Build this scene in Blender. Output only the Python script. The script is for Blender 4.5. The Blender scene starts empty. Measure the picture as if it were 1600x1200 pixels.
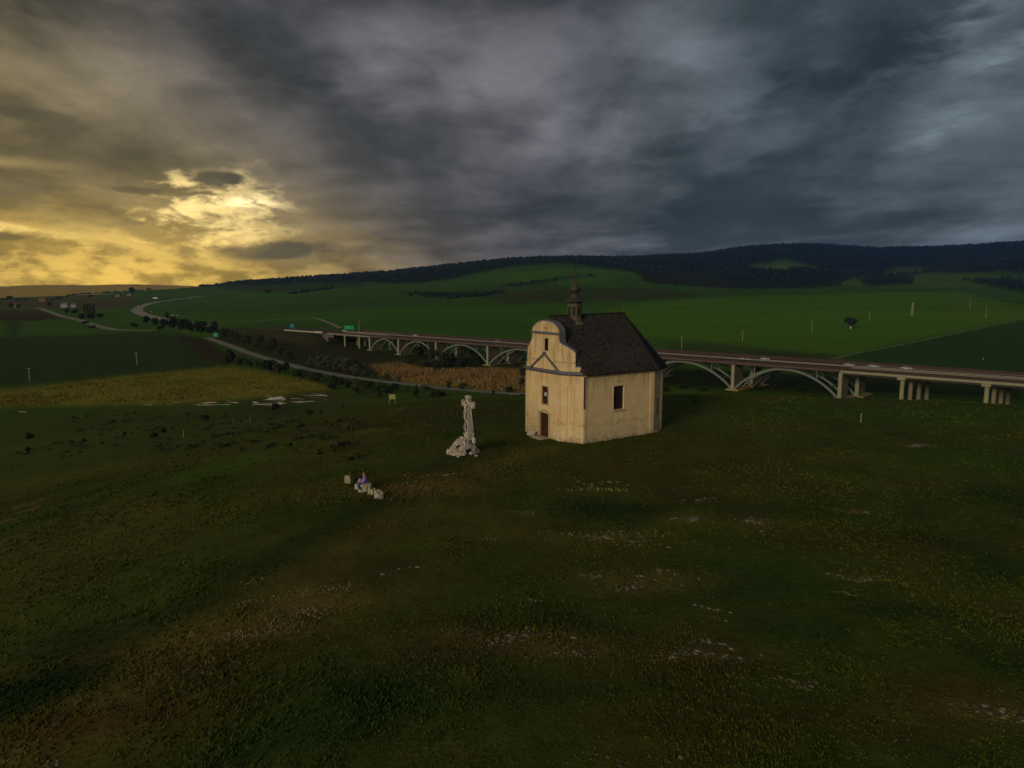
import bpy, bmesh, math, random
import numpy as np
from mathutils import Vector, Matrix, Euler
random.seed(7); np.random.seed(7)
R = math.radians
SC = bpy.context.scene
COL = SC.collection

# ------------------------------------------------------------------ camera
F_PX, CX, CY, PITCH, CAMZ = 1100.0, 800.0, 600.0, math.atan(150/1100.0), 14.5
cam_d = bpy.data.cameras.new('camera')
cam = bpy.data.objects.new('camera', cam_d); COL.objects.link(cam)
cam.location = (0, 0, CAMZ); cam.rotation_euler = (math.pi/2-PITCH, 0, 0)
cam_d.sensor_width = 36.0; cam_d.lens = 36.0*F_PX/1600.0
cam_d.clip_start = 0.3; cam_d.clip_end = 40000
SC.camera = cam

# ------------------------------------------------------------------ view
SC.view_settings.view_transform = 'Standard'
try: SC.view_settings.look = 'None'
except Exception: pass
SC.view_settings.exposure = 0.0; SC.view_settings.gamma = 1.0
SC.view_settings.use_curve_mapping = False
SC.render.engine = 'CYCLES'
SC.cycles.max_bounces = 5; SC.cycles.volume_bounces = 1
SC.cycles.use_denoising = True
SC.cycles.volume_step_rate = 4.0

# ------------------------------------------------------------------ sun (soft, low, from the open sky behind on the left)
SUN_EL, SUN_AZ = 16.0, 212.0        # azimuth clockwise from +Y
sd = bpy.data.lights.new('sun', 'SUN'); sd.energy = 1.45; sd.angle = R(16); sd.color = (1.0, 0.86, 0.61)
sun = bpy.data.objects.new('sun', sd); COL.objects.link(sun)
_d = Vector((math.sin(R(SUN_AZ))*math.cos(R(SUN_EL)), math.cos(R(SUN_AZ))*math.cos(R(SUN_EL)), math.sin(R(SUN_EL))))
sun.rotation_euler = _d.to_track_quat('Z', 'Y').to_euler(); sun.location = _d*200

# ------------------------------------------------------------------ world: storm clouds
class NT:
    def __init__(s, tree): s.t = tree
    def new(s, typ, **kw):
        n = s.t.nodes.new(typ)
        for k, v in kw.items(): setattr(n, k, v)
        return n
    def put(s, sock, v):
        if isinstance(v, bpy.types.NodeSocket): s.t.links.new(v, sock)
        else:
            try: sock.default_value = v
            except Exception: sock.default_value = tuple(v)+(1.0,)
    def m(s, op, a, b=None, c=None, clamp=False):
        n = s.new('ShaderNodeMath', operation=op); n.use_clamp = clamp
        s.put(n.inputs[0], a)
        if b is not None: s.put(n.inputs[1], b)
        if c is not None: s.put(n.inputs[2], c)
        return n.outputs[0]
    def add(s, a, b): return s.m('ADD', a, b)
    def sub(s, a, b): return s.m('SUBTRACT', a, b)
    def mul(s, a, b): return s.m('MULTIPLY', a, b)
    def div(s, a, b): return s.m('DIVIDE', a, b)
    def comb(s, x, y, z):
        n = s.new('ShaderNodeCombineXYZ')
        for i, v in enumerate((x, y, z)): s.put(n.inputs[i], v)
        return n.outputs[0]
    def noise(s, vec, scale, detail=5, rough=.55, dist=0.0, lac=2.0):
        n = s.new('ShaderNodeTexNoise'); n.noise_dimensions = '3D'
        s.put(n.inputs['Vector'], vec); n.inputs['Scale'].default_value = scale
        n.inputs['Detail'].default_value = detail; n.inputs['Roughness'].default_value = rough
        n.inputs['Distortion'].default_value = dist; n.inputs['Lacunarity'].default_value = lac
        return n.outputs['Fac']
    def ss(s, v, a, b, lo=0.0, hi=1.0):
        n = s.new('ShaderNodeMapRange'); n.interpolation_type = 'SMOOTHSTEP'
        s.put(n.inputs['Value'], v); n.inputs['From Min'].default_value = a; n.inputs['From Max'].default_value = b
        n.inputs['To Min'].default_value = lo; n.inputs['To Max'].default_value = hi
        return n.outputs['Result']
    def mix(s, f, a, b, blend='MIX'):
        n = s.new('ShaderNodeMix'); n.data_type = 'RGBA'; n.blend_type = blend; n.clamp_factor = True
        s.put(n.inputs['Factor'], f)
        ia = [i for i in n.inputs if i.name == 'A' and i.type == 'RGBA'][0]
        ib = [i for i in n.inputs if i.name == 'B' and i.type == 'RGBA'][0]
        s.put(ia, a if isinstance(a, bpy.types.NodeSocket) else tuple(a)+(1.0,)*(4-len(a)))
        s.put(ib, b if isinstance(b, bpy.types.NodeSocket) else tuple(b)+(1.0,)*(4-len(b)))
        return [o for o in n.outputs if o.type == 'RGBA'][0]
    def scale(s, vec, f):
        n = s.new('ShaderNodeVectorMath', operation='SCALE'); s.put(n.inputs[0], vec); s.put(n.inputs['Scale'], f)
        return n.outputs[0]
    def vadd(s, a, b):
        n = s.new('ShaderNodeVectorMath', operation='ADD'); s.put(n.inputs[0], a); s.put(n.inputs[1], b)
        return n.outputs[0]

world = bpy.data.worlds.new('World'); SC.world = world; world.use_nodes = True
wt = world.node_tree; wt.nodes.clear(); W = NT(wt)
tc = W.new('ShaderNodeTexCoord').outputs['Generated']
sp = W.new('ShaderNodeSeparateXYZ'); wt.links.new(tc, sp.inputs[0])
dx, dy, dz = sp.outputs
AZ = W.mul(W.m('ARCTAN2', dx, dy), 57.29578)           # degrees from the view axis, + = right
EL = W.mul(W.m('ARCSINE', dz), 57.29578)
den = W.add(W.m('MAXIMUM', dz, 0.0), 0.10)
px_, py_ = W.div(dx, den), W.div(dy, den)
wa = R(-9)                                              # cloud streets run towards this azimuth
al = W.add(W.mul(px_, math.sin(wa)), W.mul(py_, math.cos(wa)))
ac = W.sub(W.mul(px_, math.cos(wa)), W.mul(py_, math.sin(wa)))
P1 = W.comb(W.mul(ac, 1.0), W.mul(al, 0.42), 3.1)
P2 = W.comb(W.mul(ac, 1.0), W.mul(al, 0.75), 9.7)
n1 = W.noise(P1, 0.75, 6, .50, .25)
n2 = W.noise(P2, 2.0, 6, .50, .3)
n6 = W.noise(W.comb(W.mul(AZ, .8), W.mul(EL, 1.5), 11.0), 0.13, 5, .5, .3)
n3 = W.noise(W.comb(AZ, W.mul(EL, 2.3), 0.0), 0.16, 7, .58, .25)      # small low clouds
n4 = W.noise(W.comb(AZ, W.mul(EL, 2.6), 7.0), 0.42, 6, .6, .4)
n5 = W.noise(W.comb(AZ, W.mul(EL, 2.0), 3.0), 0.9, 5, .6, .3)
c = W.add(W.add(W.mul(n1, .48), W.mul(n2, .22)), W.mul(n6, .30))
def gauss(a0, e0, sa, se, tilt=0.0, jag=1.0):
    A_ = W.add(AZ, W.mul(W.sub(n4, .5), 9*jag*min(1, sa/3.0)))
    E_ = W.add(EL, W.mul(W.sub(n3, .5), 4.5*jag*min(1, se/1.2)))
    a = W.sub(A_, a0); e = W.sub(E_, e0)
    if tilt: e = W.sub(e, W.mul(a, tilt))
    qa = W.m('POWER', W.m('ABSOLUTE', W.div(a, sa)), 2.0); qe = W.m('POWER', W.m('ABSOLUTE', W.div(e, se)), 2.0)
    return W.m('EXPONENT', W.mul(W.add(qa, qe), -1.0))
def clampv(v): return W.m('MAXIMUM', W.m('MINIMUM', v, 1.0), 0.0)
# general brightness: dark bands and paler streaks
lum = W.ss(c, .40, .61, .042, .160)
for (a0, e0, sa, se, k, tilt) in ((7, 6.2, 10, 1.7, -.50, .02), (-5, 8.0, 5, 1.6, -.30, 0), (30, 7.0, 7, 1.1, -.42, .10), (24.5, 15.0, 8, 1.5, -.45, .38), (25.5, 9.6, 9, 1.2, .55, .34), (14, 12.5, 7, 1.1, .35, .30), (3, 21.5, 14, 1.8, -.60, 0), (-32, 19, 10, 2.6, -.55, -.25), (-17, 14, 8, 1.8, -.35, -.25),
                                  (32.5, 16, 5.5, 2.4, 1.5, .62), (-10, 15, 6, 3.0, .45, .0), (-2, 12.5, 7, 3.2, .55, .05), (7, 12, 5, 2.0, .55, .15), (12, 3.4, 10, 1.0, .45, .05), (33, 3.6, 6, .9, .60, .08),
                                  (-12, 5.0, 7, 1.6, .10, 0), (-7, 2.0, 8, 1.0, .35, 0), (-33, 13, 7, 2.0, .22, 0), (12, 17, 5, 1.6, .30, .1)):
    lum = W.mul(lum, W.add(1.0, W.mul(gauss(a0, e0, sa, se, tilt, 1.1), k)))
warm = W.ss(W.add(W.mul(AZ, -1.0), W.mul(W.sub(8.0, EL), 1.3)), 0, 42)
frontal = W.ss(dy, -.1, .5)
warm = W.mul(warm, frontal)
cool = W.ss(AZ, -4, 24)
tint = W.mix(cool, (1.04, .98, 1.06), (.76, .97, 1.12))
tint = W.mix(W.ss(lum, .10, .03), tint, W.mix(cool, (.94, 1.00, 1.02), (.66, 1.00, 1.12)))
tint = W.mix(warm, tint, (2.3, 1.70, .62))
cloud = W.mix(1.0, W.comb(lum, lum, lum), tint, 'MULTIPLY')
cloud = W.scale(cloud, W.add(.88, W.mul(n5, .26)))
# low yellow light under the cloud edge, breaking through in ragged patches
lowband = gauss(-30, 1.0, 14, 3.2, 0, .5)
patch = W.ss(W.add(n3, W.mul(n4, .5)), .66, .86)
cloud = W.mix(W.mul(lowband, .85), cloud, (.78, .455, .035))
cloud = W.vadd(cloud, W.scale(W.comb(.90, .58, .12), W.mul(W.mul(lowband, patch), 1.25)))
halo = gauss(-23, 5.0, 7.5, 3.4, 0, .8)
cloud = W.vadd(cloud, W.scale(W.comb(.17, .115, .025), halo))
hole = gauss(-21.8, 5.6, 3.9, 2.4, 0, 1.9)
ragged = W.ss(W.add(n4, W.mul(n5, .35)), .45, .82)
cloud = W.vadd(cloud, W.scale(W.comb(1.0, .74, .28), W.mul(W.ss(hole, .12, .8), ragged)))
cloud = W.vadd(cloud, W.scale(W.comb(1.3, 1.05, .55), gauss(-20.4, 6.3, 1.6, .42, 0, 1.6)))
cloud = W.vadd(cloud, W.scale(W.comb(.95, .66, .20), gauss(-35.0, 3.9, 4.2, .36, -.11, 1.4)))
cloud = W.vadd(cloud, W.scale(W.comb(.22, .16, .05), gauss(-35, 8.0, 3.0, .35, 0, .4)))
for (a0, e0, sa, se, k) in ((-22.2, 7.75, 1.7, .75, .92), (-27.5, 6.8, 1.6, .34, .6), (-32.6, 11.0, 2.0, .5, .45), (-36, 3.2, 2.4, .35, .5),
                            (-18.5, 2.7, 4.2, .85, .75), (-29, 4.9, 3.5, .7, .3), (-36, 6.2, 4, .8, .35), (-17.5, 5.0, 1.8, .45, .25)):
    g = W.mul(W.ss(gauss(a0, e0, sa, se, 0, .8), .25, .75), k)
    cloud = W.mix(g, cloud, (.085, .070, .036))
skyt = W.new('ShaderNodeTexSky', sky_type='NISHITA'); skyt.sun_disc = False
skyt.sun_elevation = R(SUN_EL); skyt.sun_rotation = R(SUN_AZ)
total = W.vadd(W.scale(cloud, 12.5), W.scale(skyt.outputs[0], .020))
below = W.ss(EL, -3.0, -.2)
total = W.mix(below, (.25, .25, .16), total)
bg = W.new('ShaderNodeBackground'); wt.links.new(total, bg.inputs['Color']); bg.inputs['Strength'].default_value = 0.08
wo = W.new('ShaderNodeOutputWorld'); wt.links.new(bg.outputs[0], wo.inputs['Surface'])

# ------------------------------------------------------------------ helpers
def sl(y):                      # downward slope (drop per metre of depth) seen at photo row y
    return np.tan(PITCH-np.arctan((CY-np.asarray(y, float))/F_PX))
def azt(x, y=450.0):            # X/Y of a photo point
    v = (CY-np.asarray(y, float))/F_PX
    return ((np.asarray(x, float)-CX)/F_PX)/(math.cos(PITCH)+v*math.sin(PITCH))

def hash2(ix, iy, seed):
    n = (ix.astype(np.int64)*374761393+iy.astype(np.int64)*668265263+seed*1442695041) & 0xffffffff
    n = ((n ^ (n >> 13))*1274126177) & 0xffffffff
    return ((n ^ (n >> 16)) & 0xffff)/65535.0
def vnoise(x, y, seed=0):
    x = np.asarray(x, float); y = np.asarray(y, float)
    ix, iy = np.floor(x), np.floor(y); fx, fy = x-ix, y-iy
    fx = fx*fx*(3-2*fx); fy = fy*fy*(3-2*fy)
    a, b = hash2(ix, iy, seed), hash2(ix+1, iy, seed); c_, d = hash2(ix, iy+1, seed), hash2(ix+1, iy+1, seed)
    return (a*(1-fx)+b*fx)*(1-fy)+(c_*(1-fx)+d*fx)*fy-.5
def fbm(x, y, sc, octs=4, seed=0):
    o = 0; amp = 1; tot = 0
    ca, sa = math.cos(.6), math.sin(.6)
    x = np.asarray(x, float)/sc; y = np.asarray(y, float)/sc
    for i in range(octs):
        o = o+amp*vnoise(x, y, seed+i*17); tot += amp; amp *= .5
        x, y = (x*ca-y*sa)*2.03, (x*sa+y*ca)*2.03
    return o*2/tot           # about -1..1

# height tables ---------------------------------------------------------
XC = np.array([-200, 0, 200, 400, 500, 600, 800, 1000, 1200, 1400, 1600, 1800], float)
NEAR = {
 2:  [0]*12,
 12: [-.6,-.3,0,0,0,0,0,0,0,0,0,0],
 20: [-1.6,-.8,-.3,0,0,0,0,0,0,0,0,0],
 35: [-4,-2,-1,0,0,0,0,0,0,0,0,0],
 60: [-9,-6,-3.5,-1,-.3,0,0,0,0,0,0,-.3],
 80: [-14,-10,-6.5,-3,-1.6,-.6,0,0,0,0,0,-.6],
 100:[-18,-14,-9.5,-6,-4,-2.2,-1.5,-.8,-.3,-.8,-1.7,-3],
 130:[-23,-18.5,-14.5,-11,-8.6,-6.3,-5,-4.6,-5.3,-8.5,-12,-14],
 160:[-27,-22.5,-19,-16.5,-14,-12,-11,-11,-12,-18,-22,-24],
 200:[-31,-27.5,-25,-24,-22,-20,-20.5,-21,-23,-29,-31,-32],
 260:[-33,-33,-33,-33,-32,-30.5,-31.5,-32,-33,-33.2,-33.2,-33.2],
 330:[-33.5]*12,
 430:[-33.3,-33.5,-33.5,-33.5,-33.3,-33.5,-33.5,-33.5,-33.3,-33,-32.6,-32.4],
 500:[-33,-33.2,-33.2,-32.4,-29.5,-32.4,-32.6,-33,-32.6,-31.8,-30.5,-29.5],
 560:[-33,-33,-33,-30.5,-24,-31.5,-32.4,-32.3,-31.5,-29.5,-27,-25.5],
 700:[-32.5,-32.5,-31.5,-26.5,-22.5,-27,-28.5,-28,-27,-24,-21,-19]}
def ring(d): 
    xs = sorted(d); return np.array(xs, float), np.array([d[k] for k in xs], float)
FAR = {
 900: ring({-200:504,0:503,200:500,400:497,500:495,600:489,800:482,1000:485,1200:485,1400:483,1600:477,1800:470}),
 1400:ring({-200:485,0:484,200:479,400:470,500:467,600:463,800:446,900:441,1000:449,1200:457,1400:457,1600:463,1800:460}),
 1800:ring({-200:475,0:475,200:467,400:458,500:455,600:451,700:441,800:427,880:419,960:422,1050:438,1200:450,1400:450,1500:452,1600:458,1800:455}),
 2300:ring({-200:466,0:466,200:459,400:450,500:447,600:441,700:428,800:418,900:417,1000:428,1100:438,1200:443,1400:441,1600:442,1800:435}),
 2900:ring({-200:467,0:467,150:462,200:456,300:447,350:445,400:441,500:434,600:428,700:418,800:409,900:407,1000:418,1100:431,1200:417,1260:419,1330:431,1400:436,1500:424,1600:404,1800:398}),
 3600:ring({-200:476,0:476,200:466,280:456,340:447,400:442,500:435,600:428.5,700:417,760:409,800:405.5,850:403,900:402,1000:404,1060:406,1100:414,1200:424,1400:427,1500:416,1600:402,1800:400}),
 5500:ring({-200:464,0:464,400:455,600:442,800:415,950:407,1010:402,1020:400,1060:398,1100:395,1130:388,1180:382,1240:379,1300:382,1360:386.5,1400:384,1450:384,1520:381,1560:378,1600:377,1800:376}),
 7500:ring({-200:440,0:441,80:441.5,150:443,200:442,240:443,290:446,400:453,600:447,800:432,1000:422,1200:395,1400:397,1600:391,1800:390}),
 11000:ring({-200:449,1800:449})}
xt = np.arange(-400, 2001, 4.0)
lY = np.linspace(math.log(2), math.log(11500), 1500)
keys = sorted(list(NEAR)+list(FAR))
tab = np.zeros((len(keys), len(xt)))
for i, k in enumerate(keys):
    if k in NEAR: tab[i] = np.interp(xt, XC, np.array(NEAR[k], float))
    else: tab[i] = CAMZ-sl(np.interp(xt, *FAR[k]))*k
def smooth(a, sig, axis):
    n = int(sig*3)+1; k = np.exp(-.5*(np.arange(-n, n+1)/sig)**2); k /= k.sum()
    pad = [(0, 0), (0, 0)]; pad[axis] = (n, n)
    return np.apply_along_axis(lambda m: np.convolve(m, k, mode='valid'), axis, np.pad(a, pad, mode='edge'))
lk = np.log(np.array(keys, float))
Z = np.stack([np.interp(lY, lk, tab[:, j]) for j in range(len(xt))], 1)
Z = smooth(Z, 9, 0)
Zn = smooth(Z, 22, 1); Zf = smooth(Z, 2.5, 1)
wf = np.clip((np.exp(lY)-1200)/900, 0, 1)[:, None]
Z = Zn*(1-wf)+Zf*wf
AT = azt(xt)                       # azimuth tangent of each column

CH_O = Vector((3.19, 67.9, 0)); CH_A = Vector((.83, .557, 0)).normalized(); CH_T = Vector((CH_A.y, -CH_A.x, 0))
CH_C = CH_O+CH_A*6.5
ABUT = (-141.0, 547.0)
def H(X, Y, detail=True):
    X = np.asarray(X, float); Y = np.asarray(Y, float)
    az = np.degrees(np.arctan2(X, Y)); r = np.hypot(X, Y)+1e-6
    aa = np.abs(az); azc = np.where(aa <= 45, az, np.sign(az)*45*(180-aa)/135)
    yef = np.where(aa <= 45, r*np.cos(np.radians(azc)), r*math.cos(R(45)))
    at = np.tan(np.radians(azc))
    fi = np.interp(at, AT, np.arange(len(AT))); fj = (np.log(np.clip(yef, 2.01, 11400))-lY[0])/(lY[1]-lY[0])
    i0 = np.clip(fi.astype(int), 0, len(AT)-2); j0 = np.clip(fj.astype(int), 0, len(lY)-2)
    u, v = fi-i0, fj-j0
    z = (Z[j0, i0]*(1-u)+Z[j0, i0+1]*u)*(1-v)+(Z[j0+1, i0]*(1-u)+Z[j0+1, i0+1]*u)*v
    # embankment of the motorway at the left end of the viaduct
    e = (X-ABUT[0])*.749+(Y-ABUT[1])*-.663; n = (X-ABUT[0])*.663+(Y-ABUT[1])*.749-15
    emb = np.clip(1-np.maximum(np.abs(n)-17, 0)/16, 0, 1)*np.clip((2-e)/20, 0, 1)*np.clip((e+330)/200, 0, 1)
    z = np.where(emb > 0, z+(np.maximum(z, -20.9)-z)*(emb*emb*(3-2*emb)), z)
    if detail:
        top = np.clip((170-r)/60, 0, 1)
        dch = np.hypot(X-CH_C.x, Y-CH_C.y); flat = np.clip((dch-8)/10, 0, 1)
        z = z+top*flat*(.42*fbm(X, Y, 16, 3, 5)+.13*fbm(X, Y, 3.2, 3, 9))
        mid = np.clip((r-150)/60, 0, 1)*np.clip((900-r)/300, 0, 1)
        z = z+mid*(.30*fbm(X, Y, 22, 4, 31))
        far = np.clip((r-800)/900, 0, 1)*(1-emb)
        z = z+far*fbm(X, Y, 260, 3, 77)*np.clip(r/1000, 0, 5)*1.3
    return z
def h(x, y): return float(H(np.array([x]), np.array([y]))[0])
_ys = np.exp(np.linspace(math.log(9), math.log(9500), 900))
def ground(px, py):
    a = float(azt(px, py)); s_ = float(sl(py))
    zr = CAMZ-s_*_ys; zz = H(a*_ys, _ys, False)
    hit = np.nonzero(zr <= zz)[0]
    if len(hit) == 0: i = len(_ys)-1; return Vector((a*_ys[i], _ys[i], zz[i]))
    i = hit[0]
    if i == 0: Yq = _ys[0]
    else:
        d0 = zr[i-1]-zz[i-1]; d1 = zz[i]-zr[i]; Yq = _ys[i-1]+(_ys[i]-_ys[i-1])*d0/(d0+d1+1e-9)
    X_ = a*Yq
    return Vector((X_, Yq, h(X_, Yq)))
def at_depth(px, py, Yd): return Vector((float(azt(px, py))*Yd, Yd, CAMZ-float(sl(py))*Yd))

# materials -------------------------------------------------------------
MATS = {}
def mat(name, col, rough=.9, var=.25, scale=1.0, bump=0.0, bscale=None, attr=None, spec=.2, metal=0.0, col2=None, obj_coord=True, detail=5):
    if name in MATS: return MATS[name]
    m_ = bpy.data.materials.new(name); m_.use_nodes = True; t = m_.node_tree; t.nodes.clear(); N = NT(t)
    co = N.new('ShaderNodeTexCoord').outputs['Object'] if obj_coord else N.new('ShaderNodeNewGeometry').outputs['Position']
    nf = N.noise(co, scale, detail, .6, .2)
    b = N.new('ShaderNodeBsdfPrincipled'); o = N.new('ShaderNodeOutputMaterial')
    base = col
    if col2 is not None: base = N.mix(N.ss(nf, .35, .65), col, col2)
    else:
        k = N.add(1-var, N.mul(nf, 2*var)); base = N.scale(N.comb(*col[:3]), k)
    t.links.new(base, b.inputs['Base Color']); b.inputs['Roughness'].default_value = rough
    b.inputs['Specular IOR Level'].default_value = spec; b.inputs['Metallic'].default_value = metal
    if bump:
        bn = N.new('ShaderNodeBump'); bn.inputs['Strength'].default_value = 1.0; bn.inputs['Distance'].default_value = bump
        t.links.new(N.noise(co, bscale or scale*3, 6, .6), bn.inputs['Height']); t.links.new(bn.outputs[0], b.inputs['Normal'])
    t.links.new(b.outputs[0], o.inputs['Surface']); MATS[name] = m_
    return m_

def ground_mat(name, s1, s2, s3, amp, bump):
    m_ = bpy.data.materials.new(name); m_.use_nodes = True; t = m_.node_tree; t.nodes.clear(); N = NT(t)
    pos = N.new('ShaderNodeNewGeometry').outputs['Position']
    at = N.new('ShaderNodeAttribute'); at.attribute_name = 'albedo'
    a = N.noise(pos, s1, 6, .62, .3); b_ = N.noise(pos, s2, 6, .65); c_ = N.noise(pos, s3, 3, .6)
    k = N.mul(N.mul(N.add(1-amp, N.mul(a, 2*amp)), N.add(1-amp*.9, N.mul(b_, 1.8*amp))), N.add(1-amp*.8, N.mul(c_, 1.6*amp)))
    colr = N.scale(at.outputs['Color'], k)
    brown = N.mix(N.mul(N.ss(b_, .5, .72), .34), colr, N.scale(N.comb(.050, .046, .012), k))
    b = N.new('ShaderNodeBsdfPrincipled'); b.inputs['Roughness'].default_value = .95; b.inputs['Specular IOR Level'].default_value = .06
    t.links.new(brown, b.inputs['Base Color'])
    if bump:
        bn = N.new('ShaderNodeBump'); bn.inputs['Strength'].default_value = 1.0; bn.inputs['Distance'].default_value = bump
        t.links.new(N.add(N.mul(b_, .7), N.mul(c_, .3)), bn.inputs['Height']); t.links.new(bn.outputs[0], b.inputs['Normal'])
    o = N.new('ShaderNodeOutputMaterial'); t.links.new(b.outputs[0], o.inputs['Surface'])
    return m_

# tagging ---------------------------------------------------------------
def tag(o, label=None, cat=None, group=None, kind=None):
    if label: o['label'] = label
    if cat: o['category'] = cat
    if group: o['group'] = group
    if kind: o['kind'] = kind
    return o
def empty(name, loc=(0, 0, 0), rz=0.0, parent=None):
    o = bpy.data.objects.new(name, None); COL.objects.link(o); o.location = loc; o.rotation_euler = (0, 0, rz)
    o.empty_display_size = .2
    if parent: o.parent = parent
    return o
def link(name, me, parent=None, loc=None, rot=None, scale=None):
    o = bpy.data.objects.new(name, me); COL.objects.link(o)
    if parent: o.parent = parent
    if loc is not None: o.location = loc
    if rot is not None: o.rotation_euler = rot
    if scale is not None: o.scale = scale if hasattr(scale, '__len__') else (scale,)*3
    return o
def copy_tree(o, parent=None):
    c_ = o.copy(); COL.objects.link(c_); c_.parent = parent
    for ch in [k for k in bpy.data.objects if k.parent == o]: copy_tree(ch, c_)
    return c_
class MB:
    def __init__(s): s.v = []; s.f = []
    def quad(s, *p):
        i = len(s.v); s.v += [tuple(q) for q in p]; s.f.append(tuple(range(i, i+len(p))))
    def box(s, c_, size, M=None, taper=1.0):
        x, y, z = size[0]/2, size[1]/2, size[2]/2; i = len(s.v)
        for (a, b, d) in ((-1,-1,-1),(1,-1,-1),(1,1,-1),(-1,1,-1),(-1,-1,1),(1,-1,1),(1,1,1),(-1,1,1)):
            k = taper if d > 0 else 1
            p = Vector((a*x*k, b*y*k, d*z))
            if M is not None: p = M @ p
            s.v.append(tuple(p+Vector(c_)))
        s.f += [tuple(i+k for k in q) for q in ((0,3,2,1),(4,5,6,7),(0,1,5,4),(1,2,6,5),(2,3,7,6),(3,0,4,7))]
    def bar(s, p, q, w, h_, up=(0, 0, 1)):
        p, q = Vector(p), Vector(q); d = (q-p); L = d.length; d.normalize(); u = Vector(up)
        sd_ = d.cross(u)
        if sd_.length < 1e-4: sd_ = d.cross(Vector((1, 0, 0)))
        sd_.normalize(); u = sd_.cross(d).normalized(); i = len(s.v)
        for e in (p, q):
            for a, b in ((-1,-1),(1,-1),(1,1),(-1,1)): s.v.append(tuple(e+sd_*(a*w/2)+u*(b*h_/2)))
        s.f += [tuple(i+k for k in q_) for q_ in ((0,1,2,3),(7,6,5,4),(0,4,5,1),(1,5,6,2),(2,6,7,3),(3,7,4,0))]
    def tube(s, p, q, r0, r1=None, n=10, caps=True):
        r1 = r0 if r1 is None else r1; p, q = Vector(p), Vector(q); d = (q-p).normalized()
        a = d.orthogonal().normalized(); b = d.cross(a); i = len(s.v)
        for e, r in ((p, r0), (q, r1)):
            for k in range(n):
                t = 2*math.pi*k/n; s.v.append(tuple(e+a*(r*math.cos(t))+b*(r*math.sin(t))))
        for k in range(n): s.f.append((i+k, i+(k+1) % n, i+n+(k+1) % n, i+n+k))
        if caps: s.f += [tuple(i+n-1-k for k in range(n)), tuple(i+n+k for k in range(n))]
    def lathe(s, prof, n=12, c_=(0, 0, 0), rot=0.0, sq=None):
        i = len(s.v)
        for (r, z) in prof:
            for k in range(n):
                t = 2*math.pi*k/n+rot; s.v.append((c_[0]+r*math.cos(t), c_[1]+r*math.sin(t), c_[2]+z))
        for j in range(len(prof)-1):
            for k in range(n): s.f.append((i+j*n+k, i+j*n+(k+1) % n, i+(j+1)*n+(k+1) % n, i+(j+1)*n+k))
        s.f.append(tuple(i+n-1-k for k in range(n))); s.f.append(tuple(i+(len(prof)-1)*n+k for k in range(n)))
    def ball(s, c_, r, n=8, m=5, jit=0.0, rnd=random):
        prof = [(math.sin(math.pi*(j+.001)/m)*1.0, -math.cos(math.pi*j/m)) for j in range(m+1)]
        i = len(s.v)
        for (a, z) in prof:
            for k in range(n):
                t = 2*math.pi*k/n; q = 1+rnd.uniform(-jit, jit)
                rr = r if hasattr(r, '__len__') else (r, r, r)
                s.v.append((c_[0]+rr[0]*a*math.cos(t)*q, c_[1]+rr[1]*a*math.sin(t)*q, c_[2]+rr[2]*z*q))
        for j in range(m):
            for k in range(n): s.f.append((i+j*n+k, i+j*n+(k+1) % n, i+(j+1)*n+(k+1) % n, i+(j+1)*n+k))
    def prism(s, poly, z0, z1):
        i = len(s.v); n = len(poly)
        for z in (z0, z1):
            for p in poly: s.v.append((p[0], p[1], z))
        for k in range(n): s.f.append((i+k, i+(k+1) % n, i+n+(k+1) % n, i+n+k))
        s.f += [tuple(i+n-1-k for k in range(n)), tuple(i+n+k for k in range(n))]
    def mesh(s, name, m_, smooth_=False):
        me = bpy.data.meshes.new(name); me.from_pydata(s.v, [], s.f); me.update()
        if m_: me.materials.append(m_)
        bm = bmesh.new(); bm.from_mesh(me); bmesh.ops.recalc_face_normals(bm, faces=bm.faces); bm.to_mesh(me); bm.free()
        if smooth_: me.polygons.foreach_set('use_smooth', [True]*len(me.polygons))
        return me
    def build(s, name, m_, parent=None, loc=None, smooth_=False):
        return link(name, s.mesh(name, m_, smooth_), parent, loc)
def np_mesh(name, V, Fq, m_, smooth_=False, col=None):
    me = bpy.data.meshes.new(name); V = np.asarray(V, np.float32); Fq = np.asarray(Fq, np.int32); n = Fq.shape[1]
    me.vertices.add(len(V)); me.vertices.foreach_set('co', V.ravel())
    me.loops.add(Fq.size); me.loops.foreach_set('vertex_index', Fq.ravel())
    me.polygons.add(len(Fq)); me.polygons.foreach_set('loop_start', np.arange(len(Fq), dtype=np.int32)*n)
    if smooth_: me.polygons.foreach_set('use_smooth', np.ones(len(Fq), bool))
    if col is not None:
        a = me.attributes.new('albedo', 'FLOAT_COLOR', 'POINT')
        c4 = np.ones((len(V), 4), np.float32); c4[:, :3] = col; a.data.foreach_set('color', c4.ravel())
    if m_: me.materials.append(m_)
    me.update(calc_edges=True); me.validate()
    return me

# ------------------------------------------------------------------ terrain
def pip(X, Y, poly):
    inside = np.zeros(X.shape, bool); n = len(poly)
    for i in range(n):
        x1, y1 = poly[i]; x2, y2 = poly[(i+1) % n]
        if y1 == y2: continue
        c_ = ((y1 > Y) != (y2 > Y)) & (X < (x2-x1)*(Y-y1)/(y2-y1)+x1)
        inside ^= c_
    return inside
def parcel(pts):          # corners given as seen in the photo, converted to places on the land
    out = []
    n = len(pts)
    for i in range(n):
        (x0, y0), (x1, y1) = pts[i], pts[(i+1) % n]
        k = max(1, int(max(abs(x1-x0)/60, abs(y1-y0)/20)))
        for j in range(k):
            g = ground(x0+(x1-x0)*j/k, y0+(y1-y0)*j/k)
            out.append((math.degrees(math.atan2(g.x, g.y)), 8*math.log(g.length)))
    return out
azf = np.linspace(-47, 47, 760); azb = np.linspace(47, 313, 70)[1:-1]
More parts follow.
